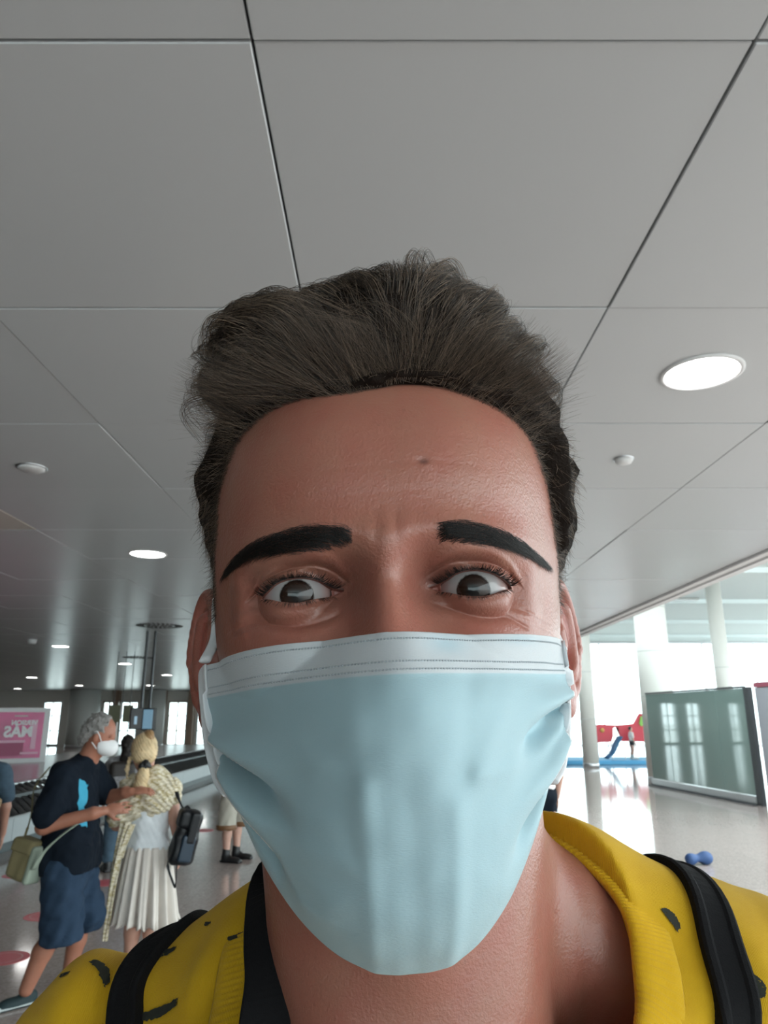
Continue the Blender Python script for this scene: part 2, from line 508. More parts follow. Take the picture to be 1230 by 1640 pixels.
# far wall of the hall, left, with tall windows between bronze piers
wl = MB()
wins = [(-20.6, -19.55), (-17.0, -16.3), (-15.9, -14.9), (-13.0, -11.9), (-11.2, -10.0), (-8.4, -7.2), (-5.5, -4.3), (-3.0, -1.8), (-0.6, 0.6)]
xs = [-45] + [v for w in wins for v in w] + [3.9]
for k in range(0, len(xs), 2): wl.box(((xs[k] + xs[k + 1]) / 2, 46.6, CEIL / 2), (xs[k + 1] - xs[k], 0.3, CEIL))
tag(MB().box((-26.5, -13.8, 1.7), (37, 0.3, 3.4)).build('wall_back_unseen', M_WALL), kind='structure')  # unseen wall behind the lens, added to darken the reflection in the eyes
glazed_wall(12, -8.0, 3.7, -13.8, CEIL - 0.02, 6, 2, 0.12)  # unseen glazing added beside the back wall as front fill for the face
wl.box((-20.5, 46.6, (CEIL + 2.62) / 2), (49, 0.29, CEIL - 2.62))
tag(wl.build('wall_far', M_WALL), kind='structure')
for k, (a, b) in enumerate(wins):
    glazed_wall(2 + k, a, b, 46.5, 2.62, 2, 3, 0.05, 0.0, M_BRONZE if k % 2 else M_ALU)
for n, x in enumerate((-13.3, -11.55, -9.75, -16.1)):
    t = MB().box((x, 46.2, CEIL / 2), (0.34, 0.5, CEIL)).build('trim_%d' % (n + 2), M_BRONZE); tag(t, kind='structure')
tag(MB().box((-44.8, 11, 2.5), (0.3, 74, 5)).build('wall_left_unseen', M_WALL), kind='structure')  # unseen side wall, added to keep sky light out on the left

# ---- columns
def column(x, y, r, z1, m, label, bands):
    t = thing('column', label, 'column', (x, y, 0))
    MB().lathe([(0, 0.0), (r, 0.0), (r, z1 - 0.02), (0, z1 - 0.02)], n=40).build('shaft', m, t, True).data.polygons.foreach_get
    MB().lathe([(r, 0.0), (r + .012, 0.002), (r + .012, 0.14), (r, 0.15)], n=40).build('base_ring', M_ALU, t, True)
    for z in bands: MB().lathe([(r, z - .012), (r + .004, z - .010), (r + .004, z + .010), (r, z + .012)], n=40).build('joint_band', M_LCOL, t, True)
column(7.18, 26.7, 0.26, 6.2, M_COL, 'slim cream round column behind the thick one, beside the red play panels', (1.6, 3.2, 4.8))
column(7.46, 20.6, 0.43, 6.2, M_COL, 'thickest cream round column, at the far end of the tinted glass screen', (2.2, 3.4, 4.6))
column(10.95, 24.2, 0.24, 6.2, M_COL, 'thin pale column rising behind the tinted glass screen', (3.2,))
column(-17.3, 44.3, 0.85, CEIL, M_LCOL, 'broad grey column at the far left of the hall, behind the grey-haired man', ())
column(-13.4, 45.0, 0.58, CEIL, M_LCOL, 'grey column in the far hall right of the hanging monitors', ())

# ---- ceiling lamps
M_LAMP = mat('lit_diffuser', (0.9, 0.9, 0.9), 0.5, emit=((1.0, 0.98, 0.95), 14.0))
def ceiling_light(x, y, label, r=0.165, group=None):
    t = thing('ceiling_light', label, 'ceiling light', (x, y, CEIL), group=group)
    MB().lathe([(r, 0.004), (r, -0.004), (r + .008, -.010), (r + .024, -.006), (r + .026, 0.002)], n=48).build('ring', M_TRIM, t, True)
    MB().lathe([(0, -.003), (r * .6, -.003), (r, -.002)], n=48).build('diffuser', M_LAMP, t, True)
ceiling_light(1.52, 3.20, 'large lit round ceiling light to the right of the head')
ceiling_light(-2.35, 7.23, 'lit round ceiling light on the left above the round air vent')
ceiling_light(-7.41, 17.19, 'third lit round ceiling light, left of the round air vent', 0.18)
ceiling_light(-7.86, 22.92, 'small lit ceiling light below the round air vent', 0.19)
ceiling_light(-8.32, 29.11, 'small lit ceiling light at the far end beside the masked face', 0.20)
ceiling_light(-14.38, 30.96, 'small lit ceiling light above the broad grey column', 0.22)
ceiling_light(-15.6, 38.96, 'tiny lit ceiling light just left of the broad grey column top', 0.22)
for x, y, lb in ((-20.8, 43.2, 'tiny ceiling light far down the hall above the magenta board'), (-20.3, 36.6, 'tiny ceiling light nearest above the left end of the magenta board'), (-11.9, 38.8, 'tiny ceiling light between the broad grey column and the monitors'), (-8.6, 38.0, 'tiny ceiling light farthest right, close to the masked cheek')):
    ceiling_light(x, y, lb, 0.22)

# ---- ceiling fittings
M_VENT = mat('dark_vent_slot', (0.03, 0.03, 0.03), 0.8)
def vent(x, y, r, label):
    t = thing('air_vent', label, 'vent', (x, y, CEIL))
    MB().lathe([(0, -.004), (r, -.004), (r + .015, 0.0)], n=48).build('plate', M_PANEL, t, True)
    s = MB()
    for q, (rr, n) in enumerate(((.25, 8), (.5, 16), (.75, 24), (.93, 30))):
        for k in range(n):
            a = 2 * math.pi * (k + .5 * (q % 2)) / n
            s.box((rr * r * math.cos(a), rr * r * math.sin(a), -.005), (r * .17, r * .09, .004), rz=a)
    o = s.build('slots', M_VENT, t); o['kind'] = 'stuff'
vent(-3.98, 13.23, 0.40, 'round perforated air vent in the ceiling, left of the head')
vent(-6.66, 20.49, 0.42, 'far perforated air vent between the small ceiling lights')
def fitting(x, y, r, h, label, nm='smoke_detector', cat='detector'):
    t = thing(nm, label, cat, (x, y, CEIL))
    MB().lathe([(r, 0.0), (r, -h * .5), (r * .85, -h), (0, -h)], n=32).build('housing', M_TRIM, t, True)
    MB().lathe([(r * 1.15, 0.0), (r * 1.15, -.006), (r, -.008)], n=32).build('flange', M_ALU, t, True)
fitting(-2.3, 4.58, 0.085, 0.02, 'flat round ceiling disc on the left below the grey panels', 'ceiling_speaker', 'speaker')
fitting(1.53, 4.41, 0.055, 0.03, 'small white round detector below the large ceiling light')
fitting(-7.35, 15.63, 0.09, 0.09, 'small dome hanging from the far left ceiling', 'dome_camera', 'camera')
so = thing('light_slot', 'grey slot fitting on the bright atrium ceiling beside the thin pale column', 'ceiling light', (11.9, 29.0, 6.19)); MB().box((0, 0, -.034), (1.2, .3, .06), bev=.02).build('housing', M_LCOL, so); MB().box((0, 0, -.075), (1.1, .2, .03)).build('louvre', M_ALU, so)
so = thing('light_slot', 'grey slot fitting on the bright atrium ceiling right of the thickest column', 'ceiling light', (10.6, 36.0, 6.19)); MB().box((0, 0, -.034), (1.2, .3, .06), bev=.02).build('housing', M_LCOL, so); MB().box((0, 0, -.075), (1.1, .2, .03)).build('louvre', M_ALU, so)

# ---- tinted glass screen on the right
M_TINT = mat('green_tinted_glass', (0.19, 0.265, 0.245), 0.03, spec=0.9, coat=1.0)
A, B = np.array([6.86, 19.75, 0]), np.array([7.32, 15.3, 0])
scr = thing('glass_screen', 'long green-tinted glass screen with a metal foot on the right', 'screen', tuple((A + B) / 2))
dv = B - A; Ls = np.linalg.norm(dv); ang = math.atan2(dv[1], dv[0])
for k in range(4):
    c = A + dv * (k + .5) / 4
    keep(MB().box((c[0], c[1], 1.20), (Ls / 4 - 0.012, 0.02, 2.04), rz=ang).build('pane', M_TINT), scr)
keep(MB().box(((A + B) / 2 + [0, 0, .10]), (Ls, 0.12, 0.14), rz=ang, bev=.01).build('foot_rail', M_ALU), scr)
keep(MB().box(((A + B) / 2 + [0, 0, .015]), (Ls, 0.30, 0.03), rz=ang).build('foot_plate', M_DARK), scr)
keep(MB().box(((A + B) / 2 + [0, 0, 2.245]), (Ls, 0.05, 0.04), rz=ang).build('top_rail', M_DARK), scr)
keep(MB().box((B + dv / Ls * 0.10 + [0, 0, 1.12]), (0.18, 0.10, 2.24), rz=ang, bev=.01).build('post', M_DARK), scr)
M_PAN = mat('grey_blue_laminate', (0.30, 0.31, 0.34), 0.4)
M_CRIM = mat('dark_red_strip', (0.25, 0.05, 0.08), 0.5)
wp = thing('wall_panel', 'grey-blue partition panel with a dark red top strip at the right picture edge', 'partition', (7.55, 13.6, 0))
keep(MB().box((7.52, 13.7, 1.12), (0.08, 2.7, 2.20), rz=0.06).build('board', M_PAN), wp)
keep(MB().box((7.52, 13.7, 2.27), (0.12, 2.7, 0.09), rz=0.06).build('top_strip', M_CRIM), wp)
keep(MB().box((7.47, 14.2, 1.72), (0.03, 1.3, 0.035), rz=0.06).build('slot', M_DARK), wp)
keep(MB().box((7.47, 14.1, 1.30), (0.03, 0.9, 0.09), rz=0.06).build('handle_plate', M_DARK), wp)

# ---- play corner
M_RED = mat('red_play_panel', (0.62, 0.05, 0.075), 0.45); M_GRN = mat('green_play_piece', (0.25, 0.55, 0.10), 0.5); M_MAT = mat('blue_play_mat', (0.08, 0.35, 0.62), 0.6)
M_SLIDE = mat('dark_blue_slide', (0.03, 0.13, 0.26), 0.35); M_BEIGE = mat('ochre_disc', (0.65, 0.36, 0.10), 0.5)
pm = MB().box((8.5, 29.4, 0.07), (4.0, 2.6, 0.14), bev=.02).build('play_mat', M_MAT); tag(pm, 'blue foam play mat under the red play panels', 'mat')
pl = thing('play_structure', 'red animal-shaped play panels on posts standing on the blue mat', 'play structure', (9.1, 29.3, 0.141))
body_o = [(7.95, .72), (7.93, 1.15), (8.0, 1.34), (8.06, 1.42), (8.10, 1.37), (8.3, 1.40), (8.78, 1.37), (8.78, 0.98), (8.70, .76)]
head_o = [(9.05, .78), (9.0, 1.36), (9.35, 1.40), (9.6, 1.42), (9.78, 1.70), (9.86, 1.80), (10.0, 1.79), (10.5, 1.75), (10.6, .74)]
mb = MB().prism(body_o, (0, 29.3, 0), (1, 0, 0), (0, 0, 1), 0.09); keep(mb.build('body_panel', M_RED), pl)
mb = MB().prism(head_o, (0, 29.3, 0), (1, 0, 0), (0, 0, 1), 0.09); keep(mb.build('head_panel', M_RED), pl)
mb = MB().prism([(8.78, .98), (8.78, 1.37), (9.0, 1.36), (9.03, 1.0), (9.02, 1.24), (8.90, 1.32), (8.80, 1.24)], (0, 29.3, 0), (1, 0, 0), (0, 0, 1), 0.07); keep(mb.build('bridge_panel', M_RED), pl)
mb = MB().prism([(9.80, 1.42), (9.88, 1.70), (10.02, 1.62), (9.98, 1.38), (9.86, 1.32)], (0, 29.23, 0), (1, 0, 0), (0, 0, 1), 0.05); keep(mb.build('ear', M_GRN), pl)
keep(MB().lathe([(0, -.03), (.075, -.03), (.085, 0), (.075, .03), (0, .03)], (8.38, 29.24, 1.18), 20, R=np.array([[1, 0, 0], [0, 0, 1], [0, -1, 0]])).build('ring_disc', M_BEIGE, None, True), pl)
for x in (8.05, 8.2, 8.6, 8.72, 9.2, 9.6, 10.2): keep(MB().tube([(x, 29.34, 0.142), (x, 29.34, 1.1)], 0.022, 8).build('post', M_ALU), pl)
sl = MB()
P0 = spline([(8.95, 29.0, 0.95), (8.75, 28.9, 0.70), (8.55, 28.8, 0.38), (8.3, 28.7, 0.21)], 14)
sl.tube(P0, 0.16, 12, flat=(.25, 1.0)); keep(sl.build('slide', M_SLIDE, None, True), pl)
keep(MB().box((7.97, 29.2, .95), (.22, .3, .42), bev=.02).build('side_box', M_DARK), pl)

# ---- blue foam toy on the floor
tf = Field((3.45, 9.2, -0.02), (3.92, 9.5, 0.2), 0.006)
tf.ell((3.585, 9.33, 0.062), (0.062, 0.062, 0.062)).ell((3.77, 9.36, 0.072), (0.085, 0.072, 0.072)).cone((3.585, 9.33, 0.066), (3.77, 9.36, 0.07), 0.042, 0.05, 0.04)
tf.ell((3.68, 9.33, 0.005), (.06, .05, .03), .01, sub=True)
tag(tf.build('foam_toy', mat('blue_foam', (0.02, 0.06, 0.17), 0.6)), 'blue dumbbell-shaped foam toy lying on the polished floor', 'toy')

# ---- floor stickers
M_STK = mat('red_floor_sticker', (0.62, 0.12, 0.14), 0.35); M_STW = mat('pale_sticker_print', (0.70, 0.40, 0.40), 0.4)
for x, y, lb in ((-2.69, 5.9, 'round red floor sticker nearest the lens, left picture edge'), (-2.91, 7.06, 'round red floor sticker left of the blue shorts'), (-3.94, 8.76, 'round red floor sticker under the olive shoulder bag'),
                 (-2.86, 8.38, 'round red floor sticker between the man and the woman in white, nearer one'), (-3.85, 11.1, 'round red floor sticker between the man and the woman in white, farther one'), (-2.72, 12.05, 'faint red floor sticker right of the woman in white')):
    t = thing('floor_sticker', lb, 'sticker', (x, y, 0), group='round red floor stickers')
    MB().lathe([(0, .002), (.17, .002), (.172, 0)], n=40).build('disc', M_STK, t)
    MB().lathe([(.115, .0026), (.125, .0026)], n=40).build('printed_ring', M_STW, t)

# ---- baggage carousel
M_RUB = mat('black_rubber_slat', (0.035, 0.035, 0.037), 0.38, noise=(8, 0.3)); M_DECK = mat('steel_deck', (0.50, 0.49, 0.48), 0.22, 0.35); M_SIDE = mat('grey_steel_side', (0.36, 0.39, 0.40), 0.4, 0.2); M_KICK = mat('dark_kick', (0.05, 0.07, 0.075), 0.5)
car = thing('baggage_carousel', 'long baggage carousel with sloping black rubber slats on the left', 'carousel', (-6.5, 16, 0))
Y0, Y1 = 6.0, 27.0
for k in range(10):
    a, b = Y0 + (Y1 - Y0) * k / 10, Y0 + (Y1 - Y0) * (k + 1) / 10
    keep(MB().box((-4.76, (a + b) / 2, 0.265), (0.04, b - a - 0.008, 0.27), bev=.003).build('side_panel', M_SIDE), car)
keep(MB().box((-4.86, (Y0 + Y1) / 2, 0.06), (0.10, Y1 - Y0, 0.12)).build('kick_plate', M_KICK), car)
keep(MB().tube([(-4.76, Y0, 0.405), (-4.76, Y1, 0.405)], 0.018, 8).build('lower_rail', M_ALU), car)
keep(MB().box((-6.95, (Y0 + Y1) / 2, 0.70), (3.25, Y1 - Y0, 0.06), bev=.02).build('deck', M_DECK), car)
keep(MB().box((-5.1, (Y0 + Y1) / 2, 0.35), (0.10, Y1 - Y0 - .1, 0.55)).build('core', M_KICK), car)
# slats: overlapping curved plates across the slope
prof = []
for q in range(7):
    s_ = q / 6; prof.append((-0.02 + 0.25 * s_, 0.004 + 0.020 * math.sin(math.pi * (0.15 + 0.85 * s_)) + 0.014 * (1 - s_)))
slope = np.array([-0.53, 0, 0.31]); sl_len = np.linalg.norm(slope); su = slope / sl_len; sn = np.array([0.31, 0, 0.53]) / sl_len
def slat_mesh():
    V, Q = [], []
    nx = 7
    for i in range(nx):
        t = i / (nx - 1); bow = 0.10 * math.sin(math.pi * t) + 0.10 * t
        for (dy, h) in prof: V.append(su * sl_len * t + np.array([0, dy + bow, 0]) + sn * h)
    n = len(prof)
    for i in range(nx - 1):
        for j in range(n - 1): Q.append([i * n + j, (i + 1) * n + j, (i + 1) * n + j + 1, i * n + j + 1])
    return mesh_np('slat', V, np.array(Q))
sm = slat_mesh(); sm.materials.append(M_RUB); sm.polygons.foreach_set('use_smooth', np.ones(len(sm.polygons), bool))
for k in range(int((Y1 - Y0 - .3) / 0.20)):
    o = bpy.data.objects.new('slat', sm); COL.objects.link(o); o.location = (-4.79, Y0 + 0.05 + 0.20 * k, 0.40); keep(o, car)
keep(MB().box((-8.6, (Y0 + Y1) / 2, 0.34), (0.08, Y1 - Y0, 0.62)).build('back_panel', M_SIDE), car)
keep(MB().box((-5.32, (Y0 + Y1) / 2, 0.725), (0.06, Y1 - Y0, 0.03), bev=.008).build('top_rail', M_ALU), car)
keep(MB().box((-6.7, Y1 + .03, 0.34), (3.8, .06, .66)).build('end_panel', M_SIDE), car)

# ---- advertising board on the carousel deck
M_PINK = mat('magenta_poster', (0.55, 0.045, 0.20), 0.3, noise=(1.6, 0.55)); M_PALE = mat('pale_pink_print', (0.72, 0.40, 0.52), 0.4); M_WHT = mat('white_lettering', (0.85, 0.84, 0.86), 0.5); M_WINE = mat('wine_print', (0.30, 0.015, 0.09), 0.4)
bd = thing('advertising_board', 'magenta advertising board with white lettering on the carousel deck', 'sign', (-7.9, 16.0, 0.73), 0.0)
bdr = math.atan2(1.5, 1.75); bx = np.array([math.cos(bdr), math.sin(bdr), 0]); bo = np.array([-7.28, 16.75, 0]); nb = np.array([math.sin(bdr), -math.cos(bdr), 0])
def onb(s, z, d=0.0): return bo - bx * s + nb * d + np.array([0, 0, z])          # s metres from the right end
keep(MB().box(onb(1.1, 1.28), (2.2, 0.08, 1.14), rz=bdr, bev=.01).build('frame', M_TRIM), bd)
keep(MB().box(onb(1.12, 1.29, .045), (1.98, 0.02, 0.94), rz=bdr).build('poster', M_PINK), bd)
for s in (0.12, 2.05): keep(MB().tube([onb(s, 0.73), onb(s, 0.76)], 0.03, 8).build('leg', M_DARK), bd)
keep(MB().box(onb(0.80, 1.02, .058), (0.62, 0.004, 0.30), rz=bdr).build('printed_patch', M_WINE), bd)
keep(MB().box(onb(1.12, 1.30, .058), (0.14, 0.004, 0.70), rz=bdr).build('printed_streak', M_PALE), bd)
keep(MB().box(onb(0.30, 1.30, .058), (0.10, 0.004, 0.60), rz=bdr).build('printed_streak', M_PALE), bd)
def lettering(txt, s, z, size, parent, m=M_WHT):
    cu = bpy.data.curves.new('lettering', 'FONT'); cu.body = txt; cu.size = size; cu.extrude = 0.004; cu.align_x = 'CENTER'; cu.offset = 0.012 * size / 0.3
    tmp = bpy.data.objects.new('lettering', cu); COL.objects.link(tmp); bpy.context.view_layer.update()
    me = bpy.data.meshes.new_from_object(tmp.evaluated_get(bpy.context.evaluated_depsgraph_get())); bpy.data.objects.remove(tmp)
    me.materials.clear(); o = obj_mesh('lettering', me, m)
    Mx = Matrix((( -bx[0], 0, nb[0], 0), (-bx[1], 0, nb[1], 0), (0, 1, 0, 0), (0, 0, 0, 1)))     # reads mirrored, as in the photograph
    p = onb(s, z, .064); Mx.translation = Vector(p); o.matrix_world = Mx
    o.parent = parent; o.matrix_parent_inverse = Matrix.Translation(parent.location).inverted()
    return o
lettering('M\u00c1S', 0.62, 1.26, 0.30, bd)
lettering('VERSION', 0.52, 1.50, 0.13, bd)
keep(MB().box(onb(0.60, 1.68, .06), (0.26, 0.006, 0.025), rz=bdr).build('printed_line', M_LCOL), bd)
keep(MB().box(onb(0.72, 1.16, .062), (0.50, 0.004, 0.05), rz=bdr).build('printed_line', M_PALE), bd)
keep(MB().box(onb(0.36, 0.92, .06), (0.36, 0.006, 0.04), rz=bdr).build('printed_line', M_PALE), bd)

# ---- hanging monitors and sign
M_SCR = mat('blue_grey_screen', (0.03, 0.07, 0.11), 0.15, emit=((0.30, 0.52, 0.68), 0.30)); M_BLK = mat('black_plastic', (0.012, 0.013, 0.015), 0.4)
mo = thing('hanging_monitor', 'black and blue display monitors hanging from the ceiling behind the couple', 'monitor', (-4.4, 14.0, CEIL))
keep(MB().tube([(-4.45, 14.1, CEIL), (-4.45, 14.1, 1.80)], 0.025, 8).build('pole', M_DARK), mo)
keep(MB().tube([(-4.30, 14.1, CEIL), (-4.30, 14.1, 1.80)], 0.025, 8).build('pole', M_DARK), mo)
keep(MB().box((-4.505, 14.05, 1.63), (0.25, 0.10, 0.38), rz=0.5, bev=.01).build('case', M_BLK), mo)
keep(MB().box((-4.27, 14.05, 1.62), (0.24, 0.10, 0.39), rz=-0.35, bev=.01).build('case', M_BLK), mo)
keep(MB().box((-4.285, 13.99, 1.62), (0.20, 0.012, 0.34), rz=-0.35).build('screen', M_SCR), mo)
keep(MB().box((-4.50, 13.975, 1.60), (0.05, 0.012, 0.14), rz=0.5).build('screen', M_SCR), mo)
M_OLIVE = mat('olive_sign_face', (0.16, 0.17, 0.11), 0.4)
hs_ = thing('hanging_sign', 'dark olive sign panels hanging on thin rods over the grey-haired man', 'sign', (-6.4, 18.6, CEIL))
for x in (-6.55, -6.35, -6.15): keep(MB().tube([(x, 18.6, CEIL), (x, 18.6, 1.9)], 0.009, 6).build('rod', M_DARK), hs_)
keep(MB().box((-6.51, 18.6, 1.74), (0.28, 0.05, 0.40), bev=.01).build('face_panel', M_OLIVE), hs_)
keep(MB().box((-6.19, 18.6, 1.74), (0.24, 0.05, 0.40), bev=.01).build('face_panel', M_OLIVE), hs_)
keep(MB().box((-6.34, 18.57, 1.76), (0.04, 0.03, 0.30)).build('white_strip', M_WHT), hs_)  # plain white strip between the two sign panels
# ================================================================ the man in the foreground
CAM = np.array([0, 0, CAMZ])
HEAD_O = np.array([0.0015, 0.2690, 1.6963])         # midpoint between the pupils
ROLL, YAW = math.radians(2.0), math.radians(1.2)
HEAD_R = np.array([[math.cos(ROLL), 0, -math.sin(ROLL)], [0, 1, 0], [math.sin(ROLL), 0, math.cos(ROLL)]]) @ \
    np.array([[math.cos(YAW), -math.sin(YAW), 0], [math.sin(YAW), math.cos(YAW), 0], [0, 0, 1]])
def h2w(P):
    """Head millimetres (x across, y back, z up) to world metres."""
    return HEAD_O + (np.asarray(P, float) / 1000) @ HEAD_R.T
def b2w(P):
    """Body millimetres, measured from the lens, to world metres."""
    return CAM + np.asarray(P, float) / 1000

man = thing('person', 'dark-haired man close to the lens in a pale blue face mask and yellow t-shirt', 'person', (0.012, 0.42, 0))

# ---- skin materials
def skin_mat(name, base, red, rough=0.37, sss=0.10):
    m = bpy.data.materials.new(name); m.use_nodes = True; nt = m.node_tree; b = nt.nodes['Principled BSDF']
    at = nt.nodes.new('ShaderNodeAttribute'); at.attribute_name = 'tint'
    sep = nt.nodes.new('ShaderNodeSeparateColor'); nt.links.new(at.outputs['Color'], sep.inputs['Color'])
    tc = nt.nodes.new('ShaderNodeTexCoord')
    def noise(scale, det=4):
        n = nt.nodes.new('ShaderNodeTexNoise'); n.inputs['Scale'].default_value = scale; n.inputs['Detail'].default_value = det
        nt.links.new(tc.outputs['Object'], n.inputs['Vector']); return n
    def mix(a, bb, fac):
        x = nt.nodes.new('ShaderNodeMix'); x.data_type = 'RGBA'
        for key, v in (('A', a), ('B', bb)):
            if isinstance(v, tuple): x.inputs[key].default_value = v + (1,)
            else: nt.links.new(v, x.inputs[key])
        nt.links.new(fac, x.inputs['Factor']); return x.outputs['Result']
    def rng_(fac, a, bb, lo=0, hi=1):
        r = nt.nodes.new('ShaderNodeMapRange'); r.inputs[1].default_value = a; r.inputs[2].default_value = bb; r.inputs[3].default_value = lo; r.inputs[4].default_value = hi
        nt.links.new(fac, r.inputs[0]); return r.outputs[0]
    blot = noise(55, 5)
    c = mix(base, red, rng_(blot.outputs['Fac'], 0.35, 0.75, 0, 0.55))
    c = mix(c, red, sep.outputs['Red'])
    fr = noise(420, 2)
    c = mix(c, tuple(x * 0.62 for x in base), rng_(fr.outputs['Fac'], 0.66, 0.78, 0, 0.35))
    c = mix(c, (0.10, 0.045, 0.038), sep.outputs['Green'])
    c = mix(c, (0.030, 0.022, 0.018), sep.outputs['Blue'])
    nt.links.new(c, b.inputs['Base Color'])
    set_in(b, 'Roughness', rough); set_in(b, 'Specular IOR Level', 0.5)
    set_in(b, 'Subsurface Weight', sss); set_in(b, 'Subsurface Radius', (1.0, 0.35, 0.2)); set_in(b, 'Subsurface Scale', 0.006)
    p1 = noise(900, 2); p2 = noise(260, 3)
    ad = nt.nodes.new('ShaderNodeMath'); ad.operation = 'ADD'; nt.links.new(p1.outputs['Fac'], ad.inputs[0]); nt.links.new(p2.outputs['Fac'], ad.inputs[1])
    bp = nt.nodes.new('ShaderNodeBump'); bp.inputs['Strength'].default_value = 0.42; bp.inputs['Distance'].default_value = 0.0006
    nt.links.new(ad.outputs[0], bp.inputs['Height']); nt.links.new(bp.outputs['Normal'], b.inputs['Normal'])
    return m
M_SKIN = skin_mat('tanned_skin', (0.315, 0.137, 0.093), (0.32, 0.090, 0.066))

# ---- head surface
def table(pts, sig=4.0, step=0.5):
    p = np.array(sorted(pts)); zz = np.arange(p[0, 0] - 20, p[-1, 0] + 20, step)
    v = np.interp(zz, p[:, 0], p[:, 1])
    k = np.exp(-0.5 * (np.arange(-4 * sig, 4 * sig + step, step) / sig) ** 2); k /= k.sum()
    pad = len(k) // 2
    v = np.convolve(np.pad(v, pad, mode='edge'), k, 'valid')[:len(zz)]
    return lambda z: np.interp(z, zz, v)
F_FRONT = table([(124, 85), (118, 52), (110, 28), (100, 13), (90, 5), (80, -1), (60, -8), (40, -11), (20, -11), (8, -7), (0, -4), (-15, -3), (-40, -5), (-60, -9), (-75, -10), (-90, -7), (-105, -8), (-113, -4), (-120, 9), (-126, 34), (-134, 48), (-145, 52)], 3.0)
F_WIDE = table([(122, 3), (118, 24), (112, 42), (104, 55), (95, 64), (85, 71), (70, 77), (50, 80), (30, 80.5), (10, 80), (-10, 78.5), (-20, 77), (-32, 71.5), (-50, 65), (-70, 58), (-90, 50), (-105, 43), (-115, 38), (-124, 36), (-145, 34)], 3.0)
F_BACK = table([(122, 3), (116, 45), (108, 68), (90, 88), (60, 100), (30, 104), (0, 98), (-30, 85), (-60, 70), (-90, 58), (-120, 48), (-145, 45)], 3.0)
NOSE_A = table([(24, 0), (14, 3), (5, 6.5), (-10, 13), (-20, 18.5), (-30, 24), (-41, 31), (-47, 26), (-52, 12), (-58, 0)], 2.0)
NOSE_S = table([(20, 8), (5, 7.5), (-10, 8.5), (-20, 10), (-30, 12.5), (-45, 16.5), (-58, 17)], 2.0)
NEXP = 2.25
def sg(x, a, b):
    t = np.clip((x - a) / (b - a), 0, 1); return t * t * (3 - 2 * t)
def ga(x, c, s): return np.exp(-0.5 * ((x - c) / s) ** 2)

EYES = {-1: dict(c=(-34.1, 14.0, 0.0),
                 up=[(-46.5, -1.9), (-43.6, 0.1), (-39.5, 2.8), (-32.7, 4.2), (-26, 3.6), (-21.4, 1.6), (-15.6, 0.2)],
                 lo=[(-46.5, -1.9), (-42.7, -2.9), (-38.5, -4.1), (-32.8, -4.7), (-26.1, -3.2), (-20, -1.5), (-15.6, 0.2)],
                 cr=[(-55, -3.0), (-52, -0.4), (-46.3, 4.4), (-39.4, 7.2), (-32.6, 8.8), (-25.9, 8.9), (-19.8, 7.2), (-16.4, 5.0), (-13, 2)],
                 fo=[(-64, -13.5), (-51.4, -10.2), (-43.8, -11.7), (-32.8, -13.2), (-22, -11), (-14, -7)]),
        1: dict(c=(34.3, 14.0, 0.1),
                up=[(16.2, 0.3), (22.8, 2.5), (27.4, 4.7), (33.1, 5.2), (39.8, 3.9), (45, 1.3), (48, -0.8)],
                lo=[(16.2, 0.3), (22.5, -1.7), (27.3, -3.5), (32.4, -4.4), (37.3, -4.2), (43.8, -2.0), (48, -0.8)],
                cr=[(13, 2.5), (16.7, 5.4), (23.9, 8.4), (30.8, 9.0), (39.9, 8.2), (46.6, 5.7), (51.5, 2.2), (54.5, -1.5)],
                fo=[(14, -5), (20, -7), (26.5, -9.2), (31.9, -11), (38.6, -11.9), (45.3, -11.6), (50.7, -13.9), (58, -17)])}
def curve_fn(pts):
    q = spline([(x, 0, z) for x, z in pts], 120); o = np.argsort(q[:, 0]); q = q[o]
    return (lambda x: np.interp(x, q[:, 0], q[:, 2])), q[0, 0], q[-1, 0]
for s_, e in EYES.items():
    for k in ('up', 'lo', 'cr', 'fo'): e[k + 'f'] = curve_fn(e[k])

